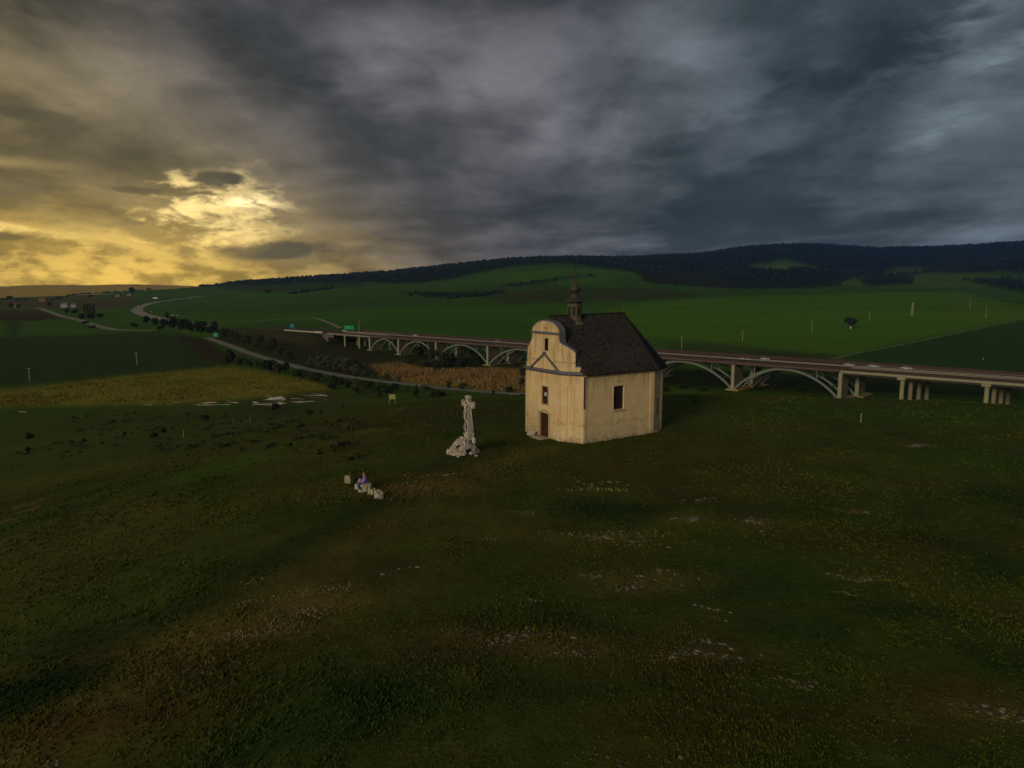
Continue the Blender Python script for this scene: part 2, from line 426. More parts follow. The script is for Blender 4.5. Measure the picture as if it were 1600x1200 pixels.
azs = np.concatenate([azf, azb]); rs = np.exp(np.linspace(math.log(.4), math.log(8300), 720))
AA, RR = np.meshgrid(np.radians(azs), rs)
TX, TY = RR*np.sin(AA), RR*np.cos(AA)
TZ = H(TX, TY)
AD, LR = np.degrees(AA), 8*np.log(RR)
jx = AD+.35*fbm(TX, TY, 40, 3, 3)*0; 
C = np.zeros(TX.shape+(3,)); 
def rgb(*c_): return np.array(c_, float)
n_a = fbm(TX, TY, 18, 4, 101); n_b = fbm(TX, TY, 5, 4, 131); n_c = fbm(TX, TY, 180, 4, 171); n_d = fbm(TX, TY, 60, 3, 191)
def lerp(a, b, t): t = np.asarray(t)[..., None]; return a*(1-t)+b*t
# hilltop meadow
mead = lerp(rgb(.038, .066, .013), rgb(.062, .063, .020), np.clip(.5+1.1*n_a, 0, 1))
mead = lerp(mead, rgb(.022, .046, .010), np.clip(n_b*1.3-.0, 0, .9))
mead = lerp(mead, rgb(.12, .105, .030), np.clip(n_a*n_b*3.0-.25, 0, .6))
C[:] = mead
farg = lerp(rgb(.050, .125, .015), rgb(.040, .092, .015), np.clip(.5+.8*n_c, 0, 1))
C = lerp(C, rgb(.050, .072, .016)*(1+.45*n_d[..., None]), np.clip((RR-110)/110, 0, 1))
C = lerp(C, farg, np.clip((RR-300)/90, 0, 1))
forest = np.zeros(TX.shape)
NZ = 1.2*fbm(TX/RR*1000, LR*60, 90, 3, 11)*.06      # slight raggedness of parcel borders
def paint(pts, col, amt=1.0, rag=.4, isforest=False, stripe=None):
    global C, forest
    p = parcel(pts); msk = pip(AD+NZ*rag*4, LR+NZ*rag*1.2, p).astype(float)*amt
    C = lerp(C, np.array(col), msk)
    forest = np.maximum(forest, msk) if isforest else forest*(1-msk)
paint([(-150, 452), (-150, 466), (60, 466), (150, 466), (215, 452), (160, 445)], (.10, .09, .03), .8)
paint([(0, 467), (130, 467), (210, 462), (200, 480), (100, 484), (60, 480), (0, 482)], (.085, .065, .035))
paint([(-100, 485), (75, 485), (100, 497), (60, 501), (-100, 503)], (.050, .032, .022))
paint([(-200, 503), (60, 501), (160, 503), (185, 516), (260, 516), (255, 518), (100, 524), (-200, 532)], (.055, .115, .018))
paint([(-200, 531), (100, 524), (255, 517), (300, 540), (350, 565), (330, 575), (150, 593), (-200, 622)], (.030, .052, .018))
paint([(10, 502), (28, 502), (32, 523), (14, 523)], (.018, .040, .020), .8)
paint([(265, 518), (320, 530), (370, 562), (350, 572), (318, 560), (290, 535)], (.035, .026, .018))
paint([(345, 512), (520, 518), (600, 550), (640, 570), (575, 580), (560, 592), (470, 575), (330, 528)], (.036, .034, .022))
paint([(620, 548), (820, 560), (820, 600), (560, 590), (575, 580)], (.030, .040, .018))
paint([(-200, 625), (0, 612), (150, 594), (330, 576), (370, 574), (420, 582), (500, 600), (515, 612), (430, 618), (330, 626), (200, 632), (0, 637), (-200, 645)], (.215, .190, .030), .95, 2.0)
paint([(100, 605), (360, 590), (420, 592), (300, 604)], (.120, .125, .026), .7, 3)
paint([(455, 612), (520, 610), (560, 625), (500, 632), (440, 628)], (.060, .060, .022), .7, 2)
paint([(575, 572), (620, 568), (680, 577), (790, 576), (860, 585), (860, 614), (760, 610), (660, 600), (600, 590)], (.330, .195, .075), .95, 1.2)
paint([(600, 584), (680, 577), (790, 575), (740, 579), (620, 587)], (.040, .045, .018), .8, 1.2)
paint([(1000, 577), (1600, 590), (1600, 622), (1300, 614), (1030, 604)], (.016, .014, .010), .8)  # shade beneath the viaduct deck, painted into the ground colour
# hillside parcels
paint([(560, 520), (450, 497), (560, 480), (760, 478), (900, 480), (900, 520), (700, 535)], (.042, .120, .016), .8)
paint([(620, 447), (900, 440), (900, 470), (760, 478), (640, 478), (560, 482), (430, 482), (500, 460)], (.042, .088, .018), .7)
paint([(700, 462), (870, 452), (1040, 450), (1100, 462), (1000, 470), (800, 473)], (.044, .048, .018), .75)
paint([(1100, 465), (1500, 455), (1640, 490), (1560, 505), (1310, 556), (1100, 535), (960, 520), (950, 480)], (.075, .165, .016), .85)
paint([(1310, 557), (1640, 492), (1640, 590), (1440, 575)], (.028, .066, .018), .9)
paint([(1500, 470), (1640, 478), (1640, 492), (1530, 505), (1480, 495)], (.095, .150, .018), .7)
paint([(1100, 535), (1310, 556), (1430, 574), (1050, 556), (1040, 540)], (.048, .060, .020), .7)
paint([(1160, 551), (1300, 554), (1305, 557), (1180, 555)], (.020, .020, .010), .8)
paint([(740, 432), (880, 420), (985, 424), (990, 432), (900, 448), (800, 438)], (.062, .145, .020), .8)
# woods
FC = (.008, .014, .018)
FC = (.008, .014, .018)
paint([(330, 440), (420, 434), (500, 424), (575, 420), (575, 448), (500, 452), (420, 455), (340, 452)], (.030, .044, .018), .8, 1)
paint([(355, 441), (480, 431), (575, 421), (575, 441), (480, 442), (400, 446), (355, 447)], FC, 1, 1.5, True)
paint([(575, 424), (640, 418), (740, 406), (820, 398), (1010, 392), (1130, 376), (1240, 370), (1640, 368), (1640, 432), (1560, 425), (1480, 428), (1400, 436), (1330, 437),
       (1300, 447), (1200, 451), (1100, 449), (1010, 436), (985, 424), (900, 413), (860, 412), (800, 417), (740, 428), (700, 437), (640, 444), (575, 441)], FC, 1, .8, True)
paint([(632, 456), (680, 456), (720, 459), (760, 456), (790, 451), (800, 454), (750, 464), (690, 465)], FC, .9, 3, True)
paint([(780, 446), (830, 440), (860, 436), (925, 431), (925, 433), (860, 441), (810, 446)], FC, .8, 3, True)
paint([(985, 428), (1060, 430), (1130, 440), (1135, 450), (1050, 446), (1010, 440)], (.030, .030, .018), 1, 2, True)
paint([(1170, 416), (1225, 408), (1275, 418), (1230, 424), (1180, 422)], (.085, .165, .035), 1, .3)
paint([(1350, 430), (1400, 420), (1450, 420), (1440, 426), (1390, 430)], (.085, .120, .028), 1, 1)
paint([(1300, 445), (1345, 432), (1450, 427), (1530, 430), (1560, 440), (1600, 444), (1600, 450), (1450, 449)], (.080, .125, .028), .9, 1.5)
paint([(1500, 440), (1560, 437), (1640, 446), (1640, 460), (1560, 452)], FC, 1, 2, True)
paint([(1345, 436), (1420, 434), (1420, 444), (1350, 447)], FC, 1, 2, True)
forest_f = forest*(~pip(AD, LR, parcel([(1170, 416), (1225, 408), (1275, 418), (1230, 424), (1180, 422)])))
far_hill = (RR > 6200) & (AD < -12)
C[far_hill] = (.66, .40, .03)  # glow of the golden haze put into the hill's base colour
# tractor marks in the golden field, as dark furrow lines
# hilltop patches: (photo x, y), radius along x, along y in metres, colour, strength
PATCH = [((640, 765), 5, 2.2, (.12, .080, .038), .9), ((470, 900), 6, 1.6, (.075, .058, .022), .6), ((600, 830), 6, 2, (.065, .05, .018), .5), ((240, 1010), 6, 1.5, (.085, .062, .024), .6), ((60, 1150), 5, 1.2, (.08, .055, .022), .7), ((200, 800), 10, 2, (.070, .062, .022), .5), ((60, 840), 9, 4, (.060, .052, .020), .6), ((250, 740), 14, 3, (.055, .060, .018), .5), ((1200, 760), 9, 1.5, (.065, .055, .020), .5), ((1400, 850), 6, 2, (.06, .045, .018), .5), ((900, 1080), 5, 1.2, (.022, .040, .012), .6), ((1150, 1120), 5, 1.5, (.05, .040, .015), .5), ((610, 745), 4, 2, (.07, .055, .022), .7), ((700, 745), 4, 1.2, (.08, .05, .02), .6), ((380, 722), 5, 3, (.050, .105, .014), .8), ((330, 735), 3, 4, (.045, .09, .014), .6),
         ((490, 940), 2.4, 1.1, (.14, .10, .045), .9), ((400, 985), 3.2, 1.1, (.12, .085, .04), .9), ((300, 1040), 4, 1.4, (.065, .05, .025), .8), ((150, 1120), 4.5, 1.4, (.07, .045, .02), .8),
         ((80, 1070), 2.6, 1.6, (.010, .024, .012), .95), ((30, 1100), 1.6, 1.5, (.012, .03, .012), .9), ((120, 1000), 3, 1.4, (.016, .032, .012), .7), ((300, 900), 5, 2, (.025, .045, .014), .6),
         ((560, 1100), 3, 2.0, (.018, .045, .012), .7), ((450, 1150), 2, 1.4, (.022, .05, .014), .7), ((940, 800), 4.5, 2.2, (.018, .034, .014), .9), ((1190, 900), 3.5, 3, (.018, .052, .012), .8), ((1240, 985), 3, 1.8, (.02, .05, .012), .7),
         ((1350, 712), 9, 2, (.085, .075, .018), .8), ((1480, 712), 7, 3, (.04, .085, .014), .8), ((1250, 640), 30, 12, (.045, .070, .016), .6), ((1450, 650), 22, 7, (.045, .085, .016), .7), ((800, 1010), 3.2, 1.0, (.075, .05, .03), .8),
         ((640, 650), 20, 12, (.055, .045, .02), .6), ((880, 650), 8, 20, (.04, .045, .016), .3), ((760, 830), 4, 2, (.075, .068, .022), .6), ((1100, 1030), 3, 1.2, (.06, .045, .022), .6),
         ((700, 1000), 3, 2, (.06, .045, .02), .5), ((1500, 1090), 2.5, 1.2, (.08, .045, .022), .6), ((980, 735), 6, 2, (.07, .055, .018), .6), ((1100, 770), 7, 2, (.07, .058, .022), .5), ((930, 770), 3, .8, (.10, .09, .03), .5), ((620, 880), 3.5, 2, (.06, .05, .02), .5)]
def lane(pts, width, col, k, off=0.0):
    global C
    P = [ground(*p) for p in pts]; d = np.full(TX.shape, 1e9)
    for p, q in zip(P[:-1], P[1:]):
        ex, ey = q.x-p.x, q.y-p.y; L2 = ex*ex+ey*ey; t_ = np.clip(((TX-p.x)*ex+(TY-p.y)*ey)/L2, 0, 1)
        L = math.sqrt(L2); d = np.minimum(d, np.hypot(TX-(p.x+ex*t_-ey/L*off), TY-(p.y+ey*t_+ex/L*off)))
    C = lerp(C, np.array(col), np.clip(np.exp(-(d/width)**2*(1+1.2*n_b+.8*n_a))*k, 0, 1))
TRK = [(-60, 1200), (60, 1130), (200, 1060), (320, 985), (430, 925), (530, 865), (620, 810), (700, 762), (770, 725), (850, 700)]
lane(TRK, 1.9, (.098, .084, .032), .85); lane(TRK, 1.6, (.016, .036, .012), .75, 3.4); lane([(p[0]+20, p[1]+12) for p in TRK[:6]], .5, (.15, .115, .05), .6)
lane([(0, 760), (150, 735), (300, 715), (450, 690), (560, 655)], 5, (.075, .085, .020), .55); lane([(0, 880), (200, 850), (330, 800), (420, 770)], 3, (.07, .07, .022), .5)
PATCH += [((x_, y_), r1_, r2_, (.105, .082, .040), .65) for (x_, y_, r1_, r2_) in ((800, 997, 2.8, .8), (890, 1022, 1.8, .5), (1080, 1025, 2.4, .5), (1000, 912, 2.4, .8), (1040, 898, 2, .6), (940, 838, 3.2, .7), (1350, 903, 1.8, .4), (1436, 695, 2.2, .6), (1075, 815, 1.5, .9), (1183, 820, 1.3, 1.2), (1335, 798, 2, .7), (1560, 1115, 2, .7), (920, 895, 1.4, .5), (820, 806, 1.3, .5))]
MOT = np.random.RandomState(9)
for _ in range(70):            # soft mottling of the turf: damp hollows and dry rises
    r_ = 18*(110/18)**MOT.rand(); a_ = math.radians(MOT.uniform(-38, 38)); q_ = MOT.rand()
    gx_, gy_ = r_*math.sin(a_), r_*math.cos(a_); rx_, ry_ = r_*MOT.uniform(.04, .12), r_*MOT.uniform(.03, .08)
    d = ((TX-gx_)/rx_)**2+((TY-gy_)/ry_)**2
    C = lerp(C, np.array((.020, .040, .010) if q_ < .45 else ((.075, .066, .024) if q_ < .8 else (.060, .090, .016))), np.clip(np.exp(-d*(1+1.1*n_b+.9*n_a))*MOT.uniform(.3, .7), 0, 1))
for (pp, ra, rb, col, k) in PATCH:
    g = ground(*pp); d = ((TX-g.x)/ra)**2+((TY-g.y)/rb)**2
    wgt = np.exp(-d*(1+1.1*n_b+.9*n_a))*k*1.1; C = lerp(C, np.array(col), np.clip(wgt, 0, 1))
# furrows
gp = parcel([(0, 622), (90, 622), (85, 636), (0, 640)]); fm = pip(AD, LR, gp)
C = np.where((fm & (np.sin((TX*.8+TY*.2)*1.3) > 0))[..., None], C*.55, C)
TZ = TZ+forest_f*np.clip((RR-1500)/800, 0, 1)*(5+4*fbm(TX, TY, 60, 2, 201))
def blur(a_, n_it):
    for _ in range(n_it):
        a_ = (np.roll(a_, 1, 1)+2*a_+np.roll(a_, -1, 1))/4; b_ = a_.copy(); b_[1:-1] = (a_[:-2]+2*a_[1:-1]+a_[2:])/4; a_ = b_
    return a_
Cb = blur(C, 4); C = lerp(C, Cb, np.clip((RR-180)/60, 0, 1)); 
C = C*(1+.22*fbm(TX*.22, TY*1.0, 45, 3, 555)*np.clip((RR-500)/300, 0, 1))[..., None]
C = C*np.array([1.08, 1.05, .60])
nr, na = TX.shape
ii = np.arange(nr-1)[:, None]*na; jj = np.arange(na)[None, :]; jn = (jj+1) % na
Q = np.stack([ii+jj, ii+na+jj, ii+na+jn, ii+jn], -1).reshape(-1, 4)
rowr = np.repeat(rs[:-1], na)
V = np.stack([TX, TY, TZ], -1).reshape(-1, 3); CC = C.reshape(-1, 3)
GM = [ground_mat('meadow_turf', .30, 1.5, 8.0, .55, .15), ground_mat('valley_grass', .06, .35, 2.2, .36, .3), ground_mat('farmland', .012, .06, .35, .12, .5), ground_mat('wooded_slope', .01, .05, .2, .25, 2.0)]
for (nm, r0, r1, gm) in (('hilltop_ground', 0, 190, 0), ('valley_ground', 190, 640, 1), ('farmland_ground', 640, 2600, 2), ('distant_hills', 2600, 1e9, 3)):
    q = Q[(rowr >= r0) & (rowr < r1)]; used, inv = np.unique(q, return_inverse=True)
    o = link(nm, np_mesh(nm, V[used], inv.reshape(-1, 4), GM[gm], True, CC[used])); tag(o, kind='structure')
# haze ------------------------------------------------------------------
hz = MB(); hz.box((0, 0, 170), (16900, 16900, 470)); hz_m = bpy.data.materials.new('haze'); hz_m.use_nodes = True
ht = hz_m.node_tree; ht.nodes.clear(); HN = NT(ht); pv = HN.new('ShaderNodeVolumePrincipled')
pv.inputs['Color'].default_value = (.23, .44, 1.0, 1); pv.inputs['Density'].default_value = 8.0e-5; pv.inputs['Anisotropy'].default_value = .78
ho = HN.new('ShaderNodeOutputMaterial'); ht.links.new(pv.outputs[0], ho.inputs['Volume'])
tag(hz.build('haze', hz_m), kind='stuff')

# ------------------------------------------------------------------ roads
def ribbon(name, pts, width, m_, lift=.12, step=6.0, pixel=True, zfun=None):
    P = [ground(*p) if pixel else Vector((p[0], p[1], 0)) for p in pts]
    dense = []
    for i in range(len(P)-1):
        p0 = P[max(i-1, 0)]; p1 = P[i]; p2 = P[i+1]; p3 = P[min(i+2, len(P)-1)]
        L = (p2-p1).length; k = max(2, int(L/step))
        for j in range(k):
            t = j/k
            q = .5*((2*p1)+(p2-p0)*t+(2*p0-5*p1+4*p2-p3)*t*t+(3*p1-3*p2+p3-p0)*t**3); dense.append((q.x, q.y))
    dense.append((P[-1].x, P[-1].y)); D = np.array(dense); T = np.gradient(D, axis=0); T /= np.linalg.norm(T, axis=1)[:, None]+1e-9
    Nn = np.stack([-T[:, 1], T[:, 0]], 1); rows = []
    for s_ in (-.5, -.25, 0, .25, .5): rows.append(D+Nn*width*s_)
    G = np.stack(rows, 1); zz = H(G[..., 0], G[..., 1]); zz = np.maximum(zz, zz.mean(1, keepdims=True)-.02)+lift
    if zfun is not None: zz = zfun(G, zz)
    Vv = np.concatenate([G, zz[..., None]], -1).reshape(-1, 3); n = len(D)
    Fq = [(i*5+j, i*5+j+1, (i+1)*5+j+1, (i+1)*5+j) for i in range(n-1) for j in range(4)]
    return link(name, np_mesh(name, Vv, Fq, m_, True)), D, Nn
asph = mat('road_asphalt', (.20, .18, .14), .85, .2, .3, 0, obj_coord=False)
dirt = mat('track_earth', (.24, .21, .12), .95, .3, .15, 0, obj_coord=False)
paint_m = mat('road_line', (.45, .43, .36), .7, .1)
mot = mat('motorway_asphalt', (.30, .26, .19), .75, .2, .1, 0, obj_coord=False)
o, RD, RN = ribbon('road', [(322, 528), (340, 534), (370, 545), (400, 556), (450, 570), (520, 585), (580, 594), (640, 601.5), (700, 608), (760, 613), (800, 615.5), (840, 617)], 6.5, asph, .22); tag(o, kind='structure')
ln = MB()
for s_ in (-2.95, 2.95):
    for i in range(len(RD)-1):
        a = RD[i]+RN[i]*(s_-.09); b = RD[i]+RN[i]*(s_+.09); c2 = RD[i+1]+RN[i+1]*(s_+.09); d2 = RD[i+1]+RN[i+1]*(s_-.09)
        ln.quad(*[(p[0], p[1], h(p[0], p[1])+.26) for p in (a, b, c2, d2)])
for i in range(0, len(RD)-1, 2):
    a = RD[i]-RN[i]*.07; b = RD[i]+RN[i]*.07; c2 = RD[i+1]+RN[i+1]*.07; d2 = RD[i+1]-RN[i+1]*.07
    ln.quad(*[(p[0], p[1], h(p[0], p[1])+.26) for p in (a, b, c2, d2)])
tag(ln.build('road_markings', paint_m), kind='structure')
for nm, pts, w_, m_ in (('country_road', [(60, 480), (75, 486), (95, 494), (122, 500), (140, 506), (165, 513), (185, 516), (240, 517)], 11, dirt),
                       ('motorway', [(318, 462), (280, 467), (245, 472), (222, 478), (214, 485), (222, 491), (245, 497), (280, 503), (330, 510)], 17, mot),
                       ('field_track', [(330, 507), (400, 502), (440, 499), (485, 497), (510, 503), (532, 513)], 5, dirt),
                       ('farm_track', [(1300, 562), (1340, 552), (1400, 541), (1480, 524), (1540, 511), (1610, 496)], 3.5, mat('grassy_track', (.12, .15, .045), .95, .3, .2, 0, obj_coord=False)),
                       ('footpath', [(800, 617), (830, 618.5)], 3, dirt)):
    o, *_ = ribbon(nm, pts, w_, m_, .25); tag(o, kind='structure')
# ------------------------------------------------------------------ water in the marsh
wm = bpy.data.materials.new('marsh_water'); wm.use_nodes = True; wtt = wm.node_tree; wtt.nodes.clear(); WN = NT(wtt)
wb = WN.new('ShaderNodeBsdfPrincipled'); wb.inputs['Base Color'].default_value = (.62, .52, .40, 1); wb.inputs['Metallic'].default_value = .5; wb.inputs['Roughness'].default_value = .05
wb.inputs['IOR'].default_value = 1.33; wb.inputs['Specular IOR Level'].default_value = .9
wbn = WN.new('ShaderNodeBump'); wbn.inputs['Distance'].default_value = .035
wtt.links.new(WN.noise(WN.new('ShaderNodeNewGeometry').outputs['Position'], .5, 2, .5), wbn.inputs['Height']); wtt.links.new(wbn.outputs[0], wb.inputs['Normal'])
wo2 = WN.new('ShaderNodeOutputMaterial'); wtt.links.new(wb.outputs[0], wo2.inputs['Surface'])
def pond(pts, rx_rag=.25):
    g = [ground(*p) for p in pts]; cx = sum(p.x for p in g)/len(g); cy = sum(p.y for p in g)/len(g)
    zs = [h(p.x, p.y) for p in g]; zc = sum(zs)/len(zs)+.22
    out = []
    for i in range(len(g)):
        a, b = g[i], g[(i+1) % len(g)]
        for k in range(6):
            t = k/6; x, y = a.x*(1-t)+b.x*t, a.y*(1-t)+b.y*t
            q = 1+rx_rag*float(fbm(np.array([x*1.3]), np.array([y*1.3]), 3.0, 3, 5)[0])
            out.append((cx+(x-cx)*q, cy+(y-cy)*q, zc))
    mb = MB(); mb.quad(*out); return tag(mb.build('marsh_water', wm), kind='structure')
def puddles(pts, cell, thr, sc, seed, lift=.16):
    g = [ground(*p) for p in pts]; xs = [p.x for p in g]; ys = [p.y for p in g]; poly = [(p.x, p.y) for p in g]
    X, Y = np.meshgrid(np.arange(min(xs)-2, max(xs)+2, cell), np.arange(min(ys)-2, max(ys)+2, cell)); Xw = X+1.2*fbm(X, Y, 3, 2, seed+3); Yw = Y+1.5*fbm(X, Y, 4, 2, seed+9)
    f = fbm(X/2.6, Y, sc, 4, seed); k = pip(Xw, Yw, poly) & (f > thr)
    zc = float(np.median(H(X[k], Y[k], False)))+lift if k.any() else 0; V_, F_ = [], []
    n_r, n_c = X.shape; idx = -np.ones(X.shape, int)
    kk = k[:-1, :-1] & k[1:, 1:] | k[:-1, :-1] & k[:-1, 1:]
    for (r, c_) in zip(*np.nonzero(kk)):
        q = []
        for (a_, b_) in ((r, c_), (r, c_+1), (r+1, c_+1), (r+1, c_)):
            if idx[a_, b_] < 0: idx[a_, b_] = len(V_); V_.append((X[a_, b_], Y[a_, b_], zc))
            q.append(idx[a_, b_])
        F_.append(q)
    if F_: tag(link('marsh_water', np_mesh('marsh_water', V_, F_, wm)), kind='structure')
puddles([(290, 632), (330, 629), (362, 626), (372, 629), (396, 631), (390, 634), (350, 633.5), (310, 634)], .25, -.05, 3.5, 1)
puddles([(392, 634), (400, 622), (424, 619), (446, 621), (450, 630), (430, 635)], .25, .14, 2.2, 2)
puddles([(446, 621), (466, 617), (486, 615), (510, 618), (514, 627), (490, 632), (455, 632)], .25, .24, 1.8, 3)
puddles([(190, 636), (200, 630), (246, 629), (250, 636)], .35, .25, 2.5, 4)
puddles([(26, 645), (28, 642), (40, 641.5), (39, 645)], .3, -.1, 4, 5)
puddles([(255, 633), (275, 629), (292, 630), (292, 634)], .35, .22, 3, 7)

# ------------------------------------------------------------------ chapel
plaster = bpy.data.materials.new('ochre_plaster'); plaster.use_nodes = True
t = plaster.node_tree; t.nodes.clear(); N = NT(t)
tcn = N.new('ShaderNodeTexCoord').outputs['Object']; sx = N.new('ShaderNodeSeparateXYZ'); t.links.new(tcn, sx.inputs[0])
na_, nb_, nc_ = N.noise(tcn, .7, 6, .6, .3), N.noise(tcn, 3.5, 6, .65), N.noise(N.comb(N.mul(sx.outputs[0], 2.2), N.mul(sx.outputs[1], 2.2), N.mul(sx.outputs[2], .22)), 1.0, 5, .6)
hz_ = N.add(sx.outputs[2], N.mul(N.sub(nb_, .5), 1.8))
colr = N.mix(N.ss(na_, .35, .7), (.76, .52, .245), (.82, .61, .33))
colr = N.mix(N.mul(N.ss(nc_, .50, .70), .28), colr, (.33, .23, .11))
colr = N.mix(N.mul(N.ss(nb_, .58, .72), .30), colr, (.80, .68, .46))
colr = N.mix(N.mul(N.mul(N.ss(sx.outputs[2], 4.8, 6.4), N.ss(nc_, .42, .60)), .45), colr, (.26, .18, .09))                     # rain streaks
hz_ = N.add(hz_, N.mul(N.sub(na_, .5), 2.2))
colr = N.mix(N.mul(N.ss(hz_, 1.6, .2), N.ss(nb_, .35, .62, .15, .8)), colr, N.mix(N.ss(nb_, .4, .6), (.68, .56, .36), (.36, .27, .15)))   # flaking, salt-bleached foot
colr = N.mix(N.mul(N.ss(hz_, .25, -.1), .6), colr, (.20, .17, .09))
band = N.mul(N.ss(N.m('ABSOLUTE', N.sub(hz_, 1.75)), .30, .05), N.ss(nb_, .42, .62)); colr = N.mix(N.mul(band, .55), colr, (.25, .19, .12))
pb = N.new('ShaderNodeBsdfPrincipled'); pb.inputs['Roughness'].default_value = .95; pb.inputs['Specular IOR Level'].default_value = .08
t.links.new(colr, pb.inputs['Base Color']); bn = N.new('ShaderNodeBump'); bn.inputs['Distance'].default_value = .03
t.links.new(N.add(nb_, N.mul(hz_, 0.0)), bn.inputs['Height']); t.links.new(bn.outputs[0], pb.inputs['Normal'])
po = N.new('ShaderNodeOutputMaterial'); t.links.new(pb.outputs[0], po.inputs['Surface'])
trim_m = mat('ochre_trim', (.54, .42, .23), .9, .25, 3, .01)
lead = mat('grey_tin', (.135, .135, .15), .55, .3, 3, .01, spec=.4)
wood = mat('brown_door_wood', (.055, .022, .014), .7, .35, 4, .01)
dark = mat('dark_pane', (.012, .011, .012), .25, .2, 3, spec=.5)
grille = mat('window_lattice', (.05, .040, .030), .7, .3, 6)
def attr_mat(name, rough=.9, var=.3, scale=3, bump=.0):
    m_ = bpy.data.materials.new(name); m_.use_nodes = True; t = m_.node_tree; t.nodes.clear(); N = NT(t)
    at = N.new('ShaderNodeAttribute'); at.attribute_name = 'albedo'; pos = N.new('ShaderNodeTexCoord').outputs['Object']
    k = N.add(1-var, N.mul(N.noise(pos, scale, 5, .65), 2*var)); b = N.new('ShaderNodeBsdfPrincipled')
    t.links.new(N.scale(at.outputs['Color'], k), b.inputs['Base Color']); b.inputs['Roughness'].default_value = rough; b.inputs['Specular IOR Level'].default_value = .08
    if bump:
        bn = N.new('ShaderNodeBump'); bn.inputs['Distance'].default_value = bump
        t.links.new(N.noise(pos, scale*2, 5, .65), bn.inputs['Height']); t.links.new(bn.outputs[0], b.inputs['Normal'])
    o = N.new('ShaderNodeOutputMaterial'); t.links.new(b.outputs[0], o.inputs['Surface']); return m_
shingle_m = attr_mat('wood_shingles', .85, .35, 2)
chapel = empty('chapel', CH_O, math.atan2(CH_T.y, CH_T.x))
tag(chapel, 'ochre baroque chapel with curved gable, steep dark shingle roof and small onion turret', 'chapel')
BAY = Vector((.866, .5))                         # oblique bays either side of the front
plan_r = [Vector((2.39, 0)), Vector((4.50, 1.22)), Vector((4.50, 10.28)), Vector((3.40, 12.6)), Vector((1.40, 13.9))]
plan = plan_r+[Vector((-p.x, p.y)) for p in reversed(plan_r)]
plan[8:9] = [Vector((-4.5, 1.9)), Vector((-3.55, .25))]
WZ = 6.45
wl = MB()
def panel(p, q, z0, z1, ops=()):
    """outer wall face between plan points p and q with real openings; ops = (u0,u1,z0,z1,depth)"""
    d = (q-p); L = d.length; d.normalize(); nin = Vector((-d.y, d.x))      # inward normal (plan runs counter-clockwise)
    def P(u, z, dep=0.0): w = p+d*u+nin*dep; return (w.x, w.y, z)
    us = sorted({0, L, *[o_[0] for o_ in ops], *[o_[1] for o_ in ops]}); zs = sorted({z0, z1, *[o_[2] for o_ in ops], *[o_[3] for o_ in ops]})
    for i in range(len(us)-1):
        for j in range(len(zs)-1):
            um, zm = (us[i]+us[i+1])/2, (zs[j]+zs[j+1])/2
            if any(o_[0] < um < o_[1] and o_[2] < zm < o_[3] for o_ in ops): continue
            wl.quad(P(us[i], zs[j]), P(us[i+1], zs[j]), P(us[i+1], zs[j+1]), P(us[i], zs[j+1]))
    for (u0, u1, a, b, dep) in ops:
        wl.quad(P(u0, a), P(u0, a, dep), P(u0, b, dep), P(u0, b)); wl.quad(P(u1, a), P(u1, b), P(u1, b, dep), P(u1, a, dep))
        wl.quad(P(u0, a), P(u1, a), P(u1, a, dep), P(u0, a, dep)); wl.quad(P(u0, b), P(u0, b, dep), P(u1, b, dep), P(u1, b))
        wl.quad(P(u0, a, dep+.02), P(u1, a, dep+.02), P(u1, b, dep+.02), P(u0, b, dep+.02))
n = len(plan)
for i in range(n):
    p, q = plan[i], plan[(i+1) % n]; ops = []
    if i == 1: ops = [(3.68, 5.02, 2.85, 5.15, .30)]                   # window of the long side
    
    if i == n-1: ops = [(2.39-.70, 2.39+.74, -.1, 2.40, .12), (2.39-.42, 2.39+.56, 3.30, 5.00, .12)]
    panel(p, q, -.9, WZ, ops)
# roughly laid base course and rendered walls are one mesh
wall_o = link('wall', wl.mesh('wall', plaster), chapel)
# --- raised pilaster strips and panel frames
def onwall(i, u0, u1, z0, z1, proud, mb, d0=0.0):
    p, q = plan[i], plan[(i+1) % n]; d = (q-p).normalized(); no = Vector((d.y, -d.x))
    c_ = p+d*((u0+u1)/2)+no*((proud-.03)/2+d0); M = Matrix(((d.x, no.x, 0), (d.y, no.y, 0), (0, 0, 1)))
    mb.box((c_.x, c_.y, (z0+z1)/2), (abs(u1-u0), proud+.03, z1-z0), M)
Ls = [(plan[(i+1) % n]-plan[i]).length for i in range(n)]
for i, u0, u1, z0, z1 in ((n-1, .003, .36, -.8, 6.2), (n-1, Ls[n-1]-.36, Ls[n-1]-.003, -.8, 6.2), (0, .003, .10, -.8, 6.2), (0, Ls[0]-.62, Ls[0]-.003, -.8, 6.2), (1, .003, .30, -.8, 6.2),
                          (1, Ls[1]-.5, Ls[1]-.003, -.8, 6.2), (2, .003, .45, -.8, 6.2), (2, Ls[2]-.4, Ls[2]-.003, -.8, 6.2), (9, .003, .50, -.8, 6.2)):
    mb = MB(); onwall(i, u0, u1, z0, z1, .05, mb); mb.build('pilaster_strip', plaster, chapel)
for i, u0, u1, z0, z1 in ((n-1, .363, Ls[n-1]-.363, 5.85, 6.2), (0, .103, Ls[0]-.623, 5.95, 6.2), (1, .303, Ls[1]-.503, 6.0, 6.2), (2, .453, Ls[2]-.403, 6.0, 6.2)):
    mb = MB(); onwall(i, u0, u1, z0, z1, .035, mb); mb.build('frieze_strip', plaster, chapel)
mb = MB()
for (u0, u1, z0, z1) in ((.75, .80, .6, 5.3), (1.45, 1.50, .6, 5.3), (.80, 1.45, 5.25, 5.3)): onwall(0, u0, u1, z0, z1, .03, mb)
mb.build('panel_moulding', trim_m, chapel)
